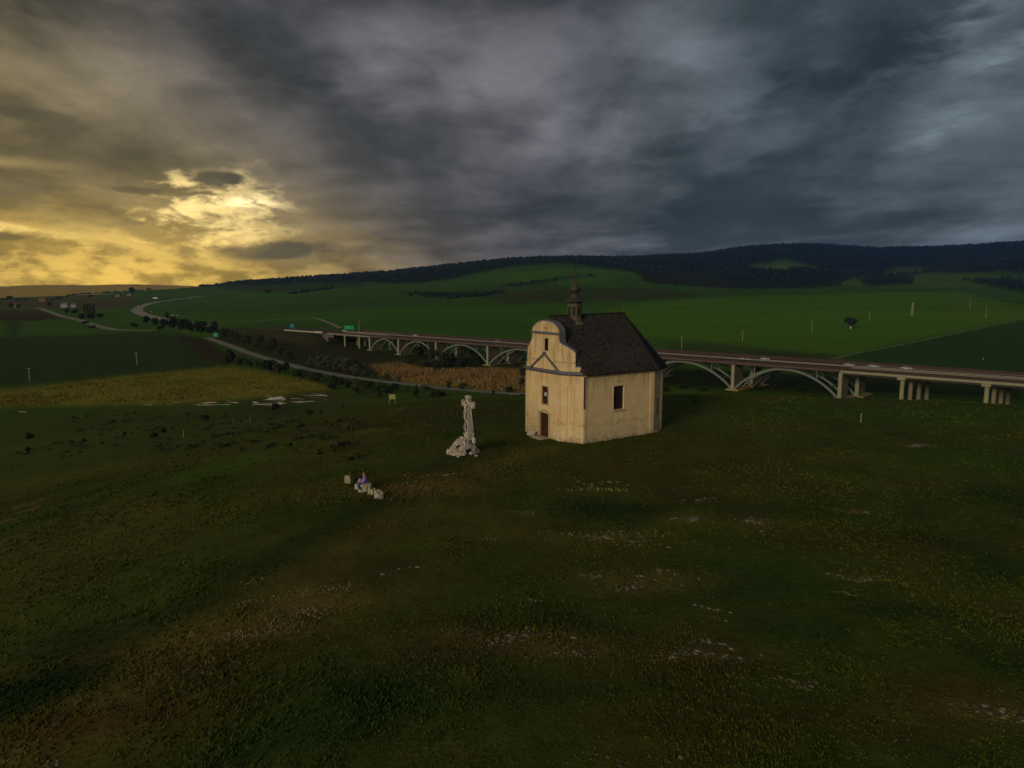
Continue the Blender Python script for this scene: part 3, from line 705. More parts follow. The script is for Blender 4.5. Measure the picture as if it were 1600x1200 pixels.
# niche-like worn panel on the apse
mb = MB(); onwall(2, .95, 1.55, 1.6, 3.4, .02, mb); mb.build('blind_window', mat('worn_panel', (.36, .25, .11), .95, .3, 2), chapel)
# --- cornices
def cornice(i0, i1, z0, z1, out, m_, name):
    """mitred moulding along plan edges i0..i1"""
    idx = [(k) % n for k in range(i0, i1+1)]
    pts = [plan[idx[0]]]+[plan[(k+1) % n] for k in idx]
    def off(j, o_):
        e = []
        for k in (j-1, j):
            if 0 <= k < len(pts)-1: d = (pts[k+1]-pts[k]).normalized(); e.append(Vector((d.y, -d.x)))
        v = sum(e, Vector((0, 0))).normalized(); return pts[j]+v*(o_/max(.3, v.dot(e[0])))
    mb = MB(); prof = [(-.05, z0), (out*.45, z0+.01), (out, z0+(z1-z0)*.55), (out, z1-.02), (-.05, z1+.05)]
    for j in range(len(pts)-1):
        for a in range(len(prof)-1):
            A0, A1 = off(j, prof[a][0]), off(j+1, prof[a][0]); B0, B1 = off(j, prof[a+1][0]), off(j+1, prof[a+1][0])
            mb.quad((A0.x, A0.y, prof[a][1]), (A1.x, A1.y, prof[a][1]), (B1.x, B1.y, prof[a+1][1]), (B0.x, B0.y, prof[a+1][1]))
    for j in (0, len(pts)-1): mb.quad(*[(off(j, a).x, off(j, a).y, z) for a, z in prof])
    return mb.build(name, m_, chapel)
cornice(n-2, n, 6.36, 6.70, .30, lead, 'front_cornice')
cornice(1, n-4, 6.22, 6.46, .16, trim_m, 'eaves_cornice')
# --- folded gable
GS = .10
def fold(s, z, dep=0.0):
    if abs(s) <= 2.39: x, y, nx, ny = s, 0.0, 0.0, 1.0
    else:
        k = abs(s)-2.39; sg = 1 if s > 0 else -1
        x, y = sg*(2.39+BAY.x*k), BAY.y*k; nx, ny = -sg*BAY.y, BAY.x
        if sg < 0: bx2, by2 = .978, .21
        else: bx2, by2 = BAY.x, BAY.y
        x, y, nx, ny = sg*(2.39+bx2*k), by2*k, -sg*by2, bx2
        w_ = min(1, k/.5); nx *= w_; L_ = math.hypot(nx, ny); nx /= L_; ny /= L_
    return (x+nx*dep, y+ny*dep, z)
def top(s):
    a = abs(s-GS)
    if s < GS and a > 2.26: a = 2.26+(a-2.26)*1.55
    if a <= 2.2: return 10.30+1.08*math.sqrt(max(0, 1-(a/2.2)**2))
    if a <= 2.26: return 9.75
    if a <= 3.85:
        k = (a-2.26)/1.59; return 9.45-1.05*(1-math.sqrt(max(0, 1-k*k*.92)))*.45-.62*k**.7 if k < 1 else 8.35
    if a <= 4.40: return 7.18
    return 6.7
LS, LE = 2.26+1.59/1.55, 2.26+2.14/1.55
ss_ = sorted({-2.39, 2.39, GS-2.2, GS+2.2, GS-2.205, GS+2.205, GS-2.26, GS+2.26, GS-LS, GS+3.85, GS-LS-.005, GS+3.855, GS-LE, GS+4.40, -.12, .52, 0.2, *[GS-2.2*math.sin(math.pi/2*k/14) for k in range(-14, 15)], *[GS+sg*(2.26+(1.59 if sg > 0 else 1.59/1.55)*k/9) for k in range(10) for sg in (-1, 1)]})
gb = MB(); cp = MB(); GD = .58
for a, b in zip(ss_[:-1], ss_[1:]):
    if b-a < 1e-6: continue
    m_ = (a+b)/2; za = top(a if abs(top(a)-top(m_)) < .5 else m_); zb = top(b if abs(top(b)-top(m_)) < .5 else m_)
    win = -.12-1e-6 <= a and b <= .52+1e-6
    segs = [(6.5, 6.5, 8.5, 8.5), (9.7, 9.7, za, zb)] if win else [(6.5, 6.5, za, zb)]
    for (l0, l1, h0, h1) in segs:
        gb.quad(fold(a, l0), fold(b, l1), fold(b, h1), fold(a, h0)); gb.quad(fold(a, l0, GD), fold(a, h0, GD), fold(b, h1, GD), fold(b, l1, GD))
    if win:
        gb.quad(fold(a, 8.5), fold(b, 8.5), fold(b, 8.5, .35), fold(a, 8.5, .35)); gb.quad(fold(a, 9.7), fold(a, 9.7, .35), fold(b, 9.7, .35), fold(b, 9.7)); gb.quad(fold(a, 8.45, .35), fold(b, 8.45, .35), fold(b, 9.75, .35), fold(a, 9.75, .35))
    gb.quad(fold(a, za), fold(b, zb), fold(b, zb, GD), fold(a, za, GD))
    for z0_, z1_, d0, d1 in ((.01, .10, -.07, GD+.08),):
        A = [fold(a, za+z0_, d0), fold(b, zb+z0_, d0), fold(b, zb+z0_, d1), fold(a, za+z0_, d1)]; B = [fold(a, za+z1_, d0), fold(b, zb+z1_, d0), fold(b, zb+z1_, d1), fold(a, za+z1_, d1)]
        cp.quad(*B); cp.quad(*A[::-1]); cp.quad(A[0], A[1], B[1], B[0]); cp.quad(A[2], A[3], B[3], B[2])
for s_ in (GS-LE, GS+4.40): gb.quad(fold(s_, 6.5), fold(s_, 7.18), fold(s_, 7.18, GD), fold(s_, 6.5, GD))
for sg in (-1, 1):
    for (s_, z0_, z1_) in ((GS+sg*2.203, 9.6, 10.4), (GS+(3.853 if sg > 0 else -LS-.003), 7.18, 8.45)):
        gb.quad(fold(s_-sg*.004, z0_), fold(s_-sg*.004, z1_), fold(s_-sg*.004, z1_, GD), fold(s_-sg*.004, z0_, GD))
        e = sg*.05; A = [fold(s_, z0_, -.07), fold(s_, z1_, -.07), fold(s_, z1_, GD+.08), fold(s_, z0_, GD+.08)]; B = [fold(s_+e, z0_, -.07), fold(s_+e, z1_, -.07), fold(s_+e, z1_, GD+.08), fold(s_+e, z0_, GD+.08)]
        cp.quad(*B); cp.quad(A[0], A[1], B[1], B[0]); cp.quad(A[2], A[3], B[3], B[2])
for sg in (-1, 1):
    s_ = GS+sg*.42-GS*0+.0
gb.quad(fold(-.12, 8.5), fold(-.12, 9.7), fold(-.12, 9.7, .35), fold(-.12, 8.5, .35)); gb.quad(fold(.52, 8.5), fold(.52, 8.5, .35), fold(.52, 9.7, .35), fold(.52, 9.7))
gable = gb.build('gable', plaster, chapel); cp.build('coping', lead, gable)
def sbar(s0, s1, z0, z1, proud, mb, back=.02, ks=6):
    pts = sorted({s0, s1, *[x for x in (-2.39, 2.39) if s0 < x < s1]})
    for a, b in zip(pts[:-1], pts[1:]):
        F_ = [fold(a, z0, -proud), fold(b, z0, -proud), fold(b, z1, -proud), fold(a, z1, -proud)]; B_ = [fold(a, z0, back), fold(b, z0, back), fold(b, z1, back), fold(a, z1, back)]
        mb.quad(*F_); mb.quad(F_[0], B_[0], B_[1], F_[1]); mb.quad(F_[3], F_[2], B_[2], B_[3])
    mb.quad(fold(s0, z0, -proud), fold(s0, z1, -proud), fold(s0, z1, back), fold(s0, z0, back)); mb.quad(fold(s1, z0, -proud), fold(s1, z0, back), fold(s1, z1, back), fold(s1, z1, -proud))
mb = MB(); sbar(GS-2.28, GS+2.28, 10.12, 10.34, .16, mb); mb.build('gable_string_course', lead, gable)
mb = MB(); sbar(-3.15, -1.25, 7.55, 7.68, .10, mb); mb.build('gable_moulding', trim_m, gable)
mb = MB(); sbar(1.45, 3.9, 7.55, 7.68, .10, mb); mb.build('gable_moulding', trim_m, gable)
for s0, s1 in ((-1.75, -1.45), (1.45, 1.75)):
    mb = MB(); sbar(s0, s1, 8.15, 10.02, .045, mb); mb.build('gable_pilaster', plaster, gable)
for s0, s1 in ((2.05, 2.38), (-2.38, -2.05)):
    mb = MB(); sbar(s0, s1, 6.78, 7.54, .05, mb); mb.build('gable_pilaster', plaster, gable)
for sg in (-1, 1):       # raking mouldings of the little pediment
    mb = MB(); mb.bar((.05+sg*2.35, -.12, 6.66), (.05, -.12, 8.22), .22, .13, (0, 0, 1)); mb.build('pediment_moulding', lead, chapel)
mb = MB(); mb.box((.05, -.14, 8.25), (.24, .28, .24), Matrix.Rotation(R(45), 3, 'Y')); mb.build('pediment_cap', lead, chapel)
tri = MB(); tri.prism([(-.15, 0), (.15, 0), (0, .26)], -.02, .02); o = tri.build('gable_emblem', mat('ochre_relief', (.40, .20, .08), .9, .2, 5), gable); o.rotation_euler = (math.pi/2, 0, 0); o.location = (GS, -.03, 10.62)
# --- openings
def window(p, d, no, u0, u1, z0, z1, dep, bars=(2, 3), m_=None, name='window'):
    c_ = p+d*((u0+u1)/2)-no*dep; M = Matrix(((d.x, no.x, 0), (d.y, no.y, 0), (0, 0, 1))); w_ = u1-u0; hh = z1-z0; zc = (z0+z1)/2
    fr = MB()
    for k in (-1, 1): fr.box(Vector((c_.x, c_.y, zc))+M @ Vector((k*(w_/2-.035), .04, 0)), (.07, .10, hh), M); fr.box(Vector((c_.x, c_.y, zc+k*(hh/2-.035)))+M @ Vector((0, .04, 0)), (w_-.142, .10, .07), M)
    f_ = fr.build('frame', m_ or grille); f_.parent = None
    w_o = empty(name, (0, 0, 0), 0, chapel); f_.parent = w_o
    pn = MB(); pn.box((c_.x, c_.y, zc), (w_-.142, .02, hh-.142), M); pn.build('pane', dark, w_o)
    br = MB()
    for k in range(1, bars[0]): br.box(Vector((c_.x, c_.y, zc))+M @ Vector((-w_/2+w_*k/bars[0], .045, 0)), (.035, .03, hh-.142), M)
    for k in range(1, bars[1]): br.box(Vector((c_.x, c_.y, z0+hh*k/bars[1]))+M @ Vector((0, .075, 0)), (w_-.142, .025, .03), M)
    br.build('lattice', m_ or grille, w_o)
    sl_ = MB(); sl_.box(Vector((c_.x, c_.y, z0-.06))+M @ Vector((0, dep+.03, 0)), (w_+.12, .20, .10), M); sl_.build('sill', trim_m, w_o)
    return w_o
d1 = Vector((0, 1)); no1 = Vector((1, 0))
window(plan[1], d1, no1, 3.68, 5.02, 2.85, 5.15, .24, (7, 11))
mb = MB(); onwall(1, 3.95, 4.75, 5.55, 5.66, .03, mb); mb.build('lintel_relief', trim_m, chapel)
mb = MB()
for (u0, u1, z0, z1) in ((3.56, 3.675, 2.85, 5.26), (5.025, 5.14, 2.85, 5.26), (3.68, 5.02, 5.155, 5.26)): onwall(1, u0, u1, z0, z1, .035, mb)
mb.build('window_surround', plaster, chapel)
# front upper window: brown boarded, notice pinned to it
wf = empty('window', (0, 0, 0), 0, chapel)
mb = MB()
for k in range(4): mb.box((.07-.36+.24*k, .075, 4.15), (.225, .05, 1.68)); 
mb.build('shutter', wood, wf)
mb = MB(); mb.box((.06, -.02, 3.25), (1.14, .18, .10)); mb.build('sill', trim_m, wf)
mb = MB(); mb.box((-.48, -.02, 4.18), (.10, .07, 1.80)); mb.box((.62, -.02, 4.18), (.10, .07, 1.80)); mb.box((.07, -.02, 5.06), (.99, .07, .10)); mb.build('frame', trim_m, wf)
mb = MB(); mb.box((.10, .040, 4.25), (.32, .012, .32)); mb.build('notice', mat('white_notice', (.75, .73, .78), .7, .05), wf)
mb = MB(); mb.box((.10, .031, 4.25), (.16, .008, .14)); mb.build('notice_print', mat('notice_ink', (.35, .20, .24), .7, .3, 12), wf)
# door
dr = empty('door', (0, 0, 0), 0, chapel)
for k in range(5): mb = MB(); mb.box((.02-.56+.28*k, .075, 1.20), (.268, .05, 2.30)); mb.build('plank', wood, dr)
mb = MB(); mb.box((.50, .035, 1.15), (.05, .04, .18)); mb.build('handle', lead, dr)
mb = MB()
for k in (-1, 1): mb.box((.02+k*.83, -.03, 1.15), (.20, .14, 2.5))
for k in range(8):
    a0, a1 = math.pi*(.14+.72*k/8), math.pi*(.14+.72*(k+1)/8); f0 = lambda a: (.02-1.04*math.cos(a), -.05, 1.98+.66*math.sin(a))
    mb.bar(f0(a0), f0(a1), .18, .20, (0, 0, 1))
mb.build('door_surround', trim_m, chapel)
mb = MB(); mb.box((.05, -.55, .02), (1.7, .9, .16)); mb.box((.0, -1.0, -.06), (1.9, .5, .12)); mb.build('door_step', mat('pale_stone_step', (.40, .33, .20), .95, .3, 2, .02), chapel)
# gable window
wf2 = empty('window', (0, 0, 0), 0, gable)
mb = MB(); mb.box((.2, .14, 9.1), (.62, .02, 1.18)); mb.build('pane', dark, wf2)
mb = MB()
for x_ in (-.09, .49): mb.box((x_, .10, 9.1), (.06, .06, 1.2))
mb.box((.2, .10, 9.67), (.5, .06, .06)); mb.build('frame', grille, wf2)
# drainpipe stain: real rusty downpipe at the bay corner
mb = MB(); c_ = plan[1]+Vector((.10, -.05)); mb.tube((c_.x, c_.y, 3.3), (c_.x, c_.y, 6.3), .06); mb.build('downpipe', mat('rusty_pipe', (.07, .045, .03), .8, .4, 5), chapel)
# --- roof
RF, RB = Vector((0, .70, 11.75)), Vector((0, 10.15, 11.9))
def eave(x, y, z=6.55): return Vector((x, y, z))
er = [eave(2.5, .62, 6.75), eave(4.86, 1.16), eave(4.92, 10.45), eave(3.66, 12.95), eave(1.52, 14.28)]
el = [Vector((-p.x, p.y, p.z)) for p in er]
faces = [(er[0], er[1], RF), (er[1], er[2], RB, RF), (er[2], er[3], RB), (er[3], er[4], RB), (er[4], el[4], RB), (el[4], el[3], RB), (el[3], el[2], RB), (el[2], el[1], RF, RB), (el[1], el[0], RF), (el[0], er[0], RF)]
rb_ = MB()
for f in faces:
    if f is faces[7]: f = (el[2], el[1], RF, RB)
    rb_.quad(*[tuple(p) for p in f])
rb_.quad(*[tuple(p-Vector((0, 0, .12))) for p in er[1:]+el[::-1][:-1]])
for a, b in zip(er[1:]+el[::-1][:-1], (er[1:]+el[::-1][:-1])[1:]): rb_.quad(tuple(a), tuple(b), tuple(b-Vector((0, 0, .12))), tuple(a-Vector((0, 0, .12))))
roof = rb_.build('roof', mat('roof_boards', (.035, .024, .018), .9, .2), chapel)
SV, SF, SCc = [], [], []
rnd = random.Random(5)
for fi_, f in enumerate(faces[:-1]):
    a, b = Vector(f[0]), Vector(f[1]); e = (b-a).normalized(); nrm = e.cross(Vector(f[2])-a).normalized()
    if nrm.z < 0: nrm = -nrm
    up = nrm.cross(e).normalized(); up = up if up.z > 0 else -up
    pts2 = [((p-a).dot(e), (p-a).dot(up)) for p in [Vector(q) for q in f]]
    hmax = max(p[1] for p in pts2); row = 0; v = -.05; RH = .235
    while v < hmax-.05:
        vm = min(max(v+.08, .01), hmax-.01); xs = []
        for k in range(len(pts2)):
            (x1, y1), (x2, y2) = pts2[k], pts2[(k+1) % len(pts2)]
            if (y1 > vm) != (y2 > vm): xs.append(x1+(x2-x1)*(vm-y1)/(y2-y1))
        if len(xs) >= 2:
            x0, x1 = min(xs), max(xs); u = x0-rnd.uniform(0, .15)
            while u < x1:
                w_ = rnd.uniform(.16, .30); ua, ub = max(u, x0), min(u+w_-.015, x1)
                if ub-ua > .03:
                    j0 = rnd.uniform(-.02, .02); lift = rnd.uniform(.028, .06); ln_ = .30
                    P = lambda uu, vv, k_: a+e*uu+up*vv+nrm*k_
                    q = [P(ua, v+j0, lift), P(ub, v+j0, lift), P(ub, v+ln_, .012), P(ua, v+ln_, .012), P(ua, v+j0, .0), P(ub, v+j0, .0)]
                    i0 = len(SV); SV += [tuple(p) for p in q]; SF += [(i0, i0+1, i0+2, i0+3), (i0+4, i0+5, i0+1, i0)]
                    wear = .5+.9*float(vnoise((ua+fi_*9)*.35, v*.5, 3))
                    base = np.array((.058, .050, .043))*(.60+.5*rnd.random()+.5*wear*.6)
                    if rnd.random() < .04: base = np.array((.035, .02, .014))
                    if rnd.random() < .03: base = np.array((.075, .055, .040))
                    SCc += [base]*6
                u += w_
        v += RH; row += 1
sh = link('shingles', np_mesh('shingles', SV, SF, shingle_m, False, np.array(SCc)), roof); tag(sh, kind='stuff')
mb = MB(); mb.bar(RF+Vector((0, -.1, .05)), RB+Vector((0, .1, .06)), .22, .14); mb.build('ridge_cap', mat('ridge_tin', (.03, .02, .018), .7, .2), roof)
for e_ in er[1:4]: mb = MB(); mb.bar(Vector(e_)+Vector((0, 0, .06)), (RB if e_ is not er[1] else RF)+Vector((0, 0, .03)), .14, .05); (mb.build('hip_cap', mat('ridge_tin', (0, 0, 0)), roof) if e_ is not er[1] else None)
mb = MB(); mb.tube(RB+Vector((0, -.1, 0)), RB+Vector((0, -.1, 1.2)), .018); mb.ball(RB+Vector((0, -.1, .75)), .06); mb.build('ridge_spike', lead, roof)
# lightning lead down the roof
mb = MB(); mb.bar((1.75, 5.4, 9.95), (3.0, 5.9, 8.5), .03, .03); mb.build('roof_hook', lead, roof)
# --- turret
tpos = (0, 3.62); tur = empty('turret', (tpos[0], tpos[1], 0), 0, chapel)
tm = mat('weathered_green_boards', (.115, .105, .050), .9, .35, 4, .01); tm2 = mat('turret_tin', (.050, .042, .030), .6, .4, 4, spec=.4)
oc = math.pi/8
body = MB(); body.lathe([(.76, 10.2), (.76, 10.9), (.69, 11.0), (.69, 13.05), (.76, 13.12), (.80, 13.2)], 8, rot=oc); body.build('turret_body', tm, tur)
mb = MB(); mb.lathe([(1.0, 10.75), (1.0, 11.0), (.78, 11.22)], 8, rot=oc); mb.build('turret_skirting', mat('green_flashing', (.13, .13, .055), .8, .3, 5), tur)
for k in range(8):
    a = k*math.pi/4; M = Matrix.Rotation(a, 3, 'Z'); fr = MB()
    for sx_ in (-1, 1): fr.box(M @ Vector((.665, sx_*.19, 12.25)), (.06, .05, 1.0), M)
    fr.box(M @ Vector((.665, 0, 12.72)), (.06, .33, .06), M); fr.box(M @ Vector((.665, 0, 11.78)), (.06, .33, .06), M)
    lv = fr.build('louvre_window', tm, tur)
    s2 = MB(); s2.box(M @ Vector((.644, 0, 12.25)), (.02, .33, .88), M); s2.build('opening', dark, lv)
    s3 = MB()
    for q in range(5): s3.box(M @ Vector((.675, 0, 11.92+.165*q)), (.03, .32, .05), M)
    s3.build('louvre', grille, lv)
sk = MB(); prof = [(1.10, 13.12), (1.16, 13.17), (.95, 13.34), (.62, 13.50), (.46, 13.72), (.36, 13.92), (.40, 13.98), (.34, 14.04)]; sk.lathe(prof, 8, rot=oc); sk.build('turret_roof', tm2, tur)
on = MB(); on.lathe([(.30, 14.02), (.40, 14.10), (.53, 14.24), (.56, 14.38), (.50, 14.56), (.36, 14.74), (.22, 14.90), (.14, 15.06), (.10, 15.3)], 16, rot=0); on.build('onion_dome', tm2, tur, smooth_=True)
spr = MB(); spr.lathe([(.11, 15.28), (.075, 15.9), (.06, 16.2), (.03, 16.35)], 8); spr.ball((0, 0, 16.42), .10); spr.build('spire', tm2, tur)
crs = MB(); crs.box((0, 0, 16.95), (.045, .045, .95)); crs.box((0, 0, 17.12), (.42, .04, .045)); crs.box((0, 0, 16.92), (.26, .04, .04)); crs.build('cross', mat('iron', (.03, .03, .03), .6, .2), tur)
# stones by the door, rubble foot
rubm = mat('limestone', (.36, .30, .20), .95, .35, 4, .03)
def rock_mesh(name, r, seed, m_, sc=(1, 1, .7), sub=1):
    rr = random.Random(seed); bm = bmesh.new(); bmesh.ops.create_icosphere(bm, subdivisions=sub, radius=r)
    for v in bm.verts: v.co *= 1+rr.uniform(-.28, .22); v.co.x *= sc[0]; v.co.y *= sc[1]; v.co.z *= sc[2]
    me = bpy.data.meshes.new(name); bm.to_mesh(me); bm.free(); me.materials.append(m_); return me
dstone = mat('pale_block', (.62, .55, .40), .9, .2, 3, .02)
g_ = CH_O+CH_T*-1.25+CH_A*-.75
o = link('boulder', rock_mesh('boulder', .42, 3, dstone, (1.1, .7, .9)), None, (g_.x, g_.y, .22)); tag(o, 'pale angular stone block leaning beside the chapel door', 'stone')
rm = rock_mesh('footing_stone', .2, 12, rubm)
rr = random.Random(4); fs = []
for i in (0, 1, 2, 9):
    p, q = plan[i], plan[(i+1) % n]; L = (q-p).length; k = 0; d = (q-p).normalized(); no = Vector((d.y, -d.x))
    while k < L:
        k += rr.uniform(.25, .6)
        if i == n-1 and 1.6 < k < 3.3: continue
        c_ = p+d*k+no*rr.uniform(.03, .16); o = link('footing_stone', rm, chapel, (c_.x, c_.y, rr.uniform(-.14, .0)), (rr.random()*6, rr.random()*6, rr.random()*6), rr.uniform(.4, 1.0))

# ------------------------------------------------------------------ stone cross on its heap
g0 = Vector((-3.80, 60.6, h(-3.80, 60.6)))
cross = empty('stone_cross', (g0.x, g0.y, 0), math.atan2(CH_T.y, CH_T.x)); tag(cross, 'tall pale carved stone cross with a figure, standing on a heap of boulders', 'cross')
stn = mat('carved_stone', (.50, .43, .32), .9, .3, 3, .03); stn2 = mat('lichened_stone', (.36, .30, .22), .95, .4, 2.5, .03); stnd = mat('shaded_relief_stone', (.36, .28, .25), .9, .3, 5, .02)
sb = MB(); sb.box((0, 0, 1.55), (.66, .60, .5), taper=.9); sb.box((0, 0, 1.84), (.74, .68, .10)); sb.build('plinth', stn, cross)
sb = MB(); sb.box((0, 0, 2.75), (.50, .40, 1.75), taper=.94); sb.build('shaft', stn, cross)
sb = MB(); sb.box((0, 0, 3.08), (.60, .5, .09)); sb.build('ledge', stn, cross)
sb = MB(); sb.box((0, 0, 4.27), (.42, .32, 1.35)); sb.build('upper_shaft', stn, cross)
for sx_ in (-1, 1):
    mb = MB(); mb.box((sx_*.44, 0, 4.48), (.50, .28, .34)); mb.box((sx_*.80, 0, 4.48), (.26, .34, .50)); 
    for dz_ in (-.20, .20): mb.ball((sx_*.86, 0, 4.48+dz_), (.13, .16, .12), 8, 5)
    mb.ball((sx_*.96, 0, 4.48), (.11, .15, .14), 8, 5); mb.build('cross_arm', stn2 if sx_ < 0 else stn, cross)
mb = MB(); mb.box((0, 0, 4.92), (.42, .30, .16)); mb.box((0, 0, 5.08), (.52, .36, .24))
for dx_ in (-.2, .2): mb.ball((dx_, 0, 5.13), (.12, .17, .11), 8, 5)
mb.build('cross_head', stn, cross)
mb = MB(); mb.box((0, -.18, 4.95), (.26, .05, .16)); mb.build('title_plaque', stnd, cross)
def skin(name, joints, edges, m_, parent=None, sub=2, root=0):
    me = bpy.data.meshes.new(name); me.from_pydata([j[0] for j in joints], edges, []); me.materials.append(m_)
    o = link(name, me, parent); md = o.modifiers.new('skin', 'SKIN'); md.use_smooth_shade = True
    lay = me.skin_vertices[0].data if me.skin_vertices else None
    if lay:
        for i, j in enumerate(joints): lay[i].radius = (j[1], j[1]) if not hasattr(j[1], '__len__') else j[1]; lay[i].use_root = (i == root)
    s_ = o.modifiers.new('sub', 'SUBSURF'); s_.levels = sub; s_.render_levels = sub
    return o
# carved figure on the front of the upper shaft
Y0 = -.30
J = [((0, Y0, 3.78), .14), ((0, Y0, 4.05), .12), ((0, Y0-.02, 4.32), .15), ((0, Y0-.04, 4.50), .06), ((.02, Y0-.08, 4.62), (.10, .11)), ((.04, Y0-.08, 4.72), .08),
     ((-.18, Y0, 4.42), .06), ((-.44, Y0+.02, 4.52), .05), ((-.72, Y0+.06, 4.58), .04), ((.18, Y0, 4.42), .06), ((.44, Y0+.02, 4.52), .05), ((.72, Y0+.06, 4.58), .04),
     ((-.07, Y0, 3.70), .09), ((-.05, Y0-.10, 3.42), .075), ((-.02, Y0-.02, 3.14), .05), ((.07, Y0, 3.70), .09), ((.06, Y0-.10, 3.42), .075), ((.02, Y0-.02, 3.14), .05), ((-.01, Y0-.10, 3.06), .045), ((.03, Y0-.10, 3.06), .045)]
skin('carved_figure', J, [(0, 1), (1, 2), (2, 3), (3, 4), (4, 5), (2, 6), (6, 7), (7, 8), (2, 9), (9, 10), (10, 11), (0, 12), (12, 13), (13, 14), (0, 15), (15, 16), (16, 17), (14, 18), (17, 19)], stn, cross)
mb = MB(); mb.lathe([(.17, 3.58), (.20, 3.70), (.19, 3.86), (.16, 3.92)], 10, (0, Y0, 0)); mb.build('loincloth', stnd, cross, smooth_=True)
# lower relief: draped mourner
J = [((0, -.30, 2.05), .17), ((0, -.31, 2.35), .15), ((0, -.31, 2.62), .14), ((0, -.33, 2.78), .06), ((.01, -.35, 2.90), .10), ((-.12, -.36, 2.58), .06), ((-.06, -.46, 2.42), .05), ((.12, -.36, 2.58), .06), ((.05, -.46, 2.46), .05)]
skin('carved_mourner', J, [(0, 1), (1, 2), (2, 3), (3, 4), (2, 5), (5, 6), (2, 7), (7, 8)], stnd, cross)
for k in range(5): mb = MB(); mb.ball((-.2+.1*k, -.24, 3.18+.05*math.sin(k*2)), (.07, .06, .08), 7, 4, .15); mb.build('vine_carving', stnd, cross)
rd = MB(); rd.tube((.30, .05, 4.5), (1.02, -.05, 1.05), .030); rd.bar((.15, 0, 3.15), (.62, 0, 3.05), .03, .03); rd.build('lightning_rod', mat('galvanised', (.45, .45, .42), .5, .2, spec=.5), cross)
bx_ = MB(); bx_.box((.95, -.05, 1.42), (.22, .20, .46)); bx_.build('conductor_box', mat('pale_box', (.60, .58, .45), .8, .15), cross)
bx_ = MB(); bx_.tube((.98, -.05, .1), (.96, -.05, 1.2), .035); bx_.build('conductor_pipe', mat('galvanised', (0, 0, 0)), cross)
# heap: each boulder a part; hollow between the two lobes as in the picture
hm = [rock_mesh('boulder', .30, 20+k, [mat('heap_stone', (.44, .36, .26), .95, .4, 2.5, .05), mat('heap_stone_grey', (.36, .31, .25), .95, .35, 2.5, .05), mat('heap_stone_pale', (.55, .48, .36), .95, .3, 2.5, .05)][k % 3], (1.1, .85, .75)) for k in range(7)]
rr = random.Random(21)
inv = Matrix.Rotation(-cross.rotation_euler[2], 3, 'Z')
for k in range(290):
    a = rr.uniform(0, 2*math.pi); q = math.sqrt(rr.random())
    wx, wy = q*math.cos(a)*1.32-.50, q*math.sin(a)*1.25-.15         # world offsets from the cross
    zt = 1.42*(1-q**1.5)*(1-.12*abs(wx+.50))-.02
    gap = math.exp(-((wx-.02)/.16)**2-((wy+1.1)/.5)**2)
    if gap > .5: continue
    p = inv @ Vector((wx, wy, 0)); s_ = rr.uniform(.35, .98)
    link('boulder', rr.choice(hm), cross, (p.x, p.y, max(.02, zt-.12)+h(g0.x+wx, g0.y+wy)), (rr.random()*6, rr.random()*6, rr.random()*6), s_)
mb = MB(); mb.lathe([(1.35, -.3), (1.15, .35), (.75, .85), (.40, 1.35)], 14, (.0, .25, 0)); mb.v = [(x*.86-.26, y*.86-.25, z*.92) for x, y, z in mb.v]; mb.build('heap_core', mat('heap_earth', (.045, .035, .018), .95, .4, 2, .08), cross)
for dx_, dy_, s_, lb in ((-.75, -2.0, .55, 'small flat stone lying just in front of the cross heap'), (.75, -1.75, .55, 'small loose stone at the right foot of the cross heap')):
    o = link('boulder', hm[2], None, (g0.x+dx_, g0.y+dy_, h(g0.x+dx_, g0.y+dy_)+.05), (0, 0, 1), s_); tag(o, lb, 'stone')

# ------------------------------------------------------------------ stone seats and the person
seat_m = mat('seat_limestone', (.44, .39, .23), .9, .35, 3, .03, col2=(.27, .24, .12)); seat_w = mat('seat_pale_stone', (.47, .42, .32), .9, .25, 4, .02); seat_p = mat('seat_pink_stone', (.42, .31, .22), .9, .3, 4, .02)
def rough(mb, amt, seed):
    rr = random.Random(seed); mb.v = [(x+rr.uniform(-amt, amt), y+rr.uniform(-amt, amt), z+rr.uniform(-amt, amt)) for x, y, z in mb.v]
def seat(px, py, rz, bw, bh, sw, m_, label, kind=0):
    g = ground(px, py); o = empty('stone_chair', (g.x, g.y, g.z-.04), rz); bw *= .80; sw *= .66; bh *= .86; tag(o, label, 'stone chair', 'stone chairs set in a ring on the meadow')
    mb = MB(); mb.box((0, .04, .18), (sw, .34, .36), taper=.9); rough(mb, .02, int(px)); mb.build('seat', m_, o)
    mb = MB(); th = .17
    prof = {0: [(-bw/2, 0), (bw/2, 0), (bw/2*.95, bh*.8), (bw/2*.6, bh), (-bw/2*.8, bh*.97), (-bw/2*1.02, bh*.5)], 1: [(-bw/2, 0), (bw/2, 0), (bw/2*.8, bh*.6), (bw*.15, bh), (-bw*.2, bh*.98), (-bw/2*.85, bh*.55)],
            2: [(-bw/2, 0), (bw/2, 0), (bw/2*1.0, bh*.9), (bw*.1, bh*1.0), (-bw/2, bh*.93)]}[kind]
    i = len(mb.v)
    for y_ in (.22, .22+th): mb.v += [(x, y_, z) for x, z in prof]
    k = len(prof); mb.f += [tuple(i+j for j in range(k)), tuple(i+k+j for j in range(k))[::-1]]+[(i+j, i+(j+1) % k, i+k+(j+1) % k, i+k+j) for j in range(k)]
    rough(mb, .018, int(py)); mb.build('backrest', m_, o)
    for sx_ in (-1, 1): mb = MB(); mb.box((sx_*(sw/2+.03), .08, .22), (.07, .26, .44), taper=.8); rough(mb, .015, int(px+sx_)); mb.build('side_slab', m_, o)
    return o
seat(547, 752, R(160), .62, .72, .46, seat_m, 'yellowish lichened stone seat, leftmost of the ring, apart from the sitter', 0)
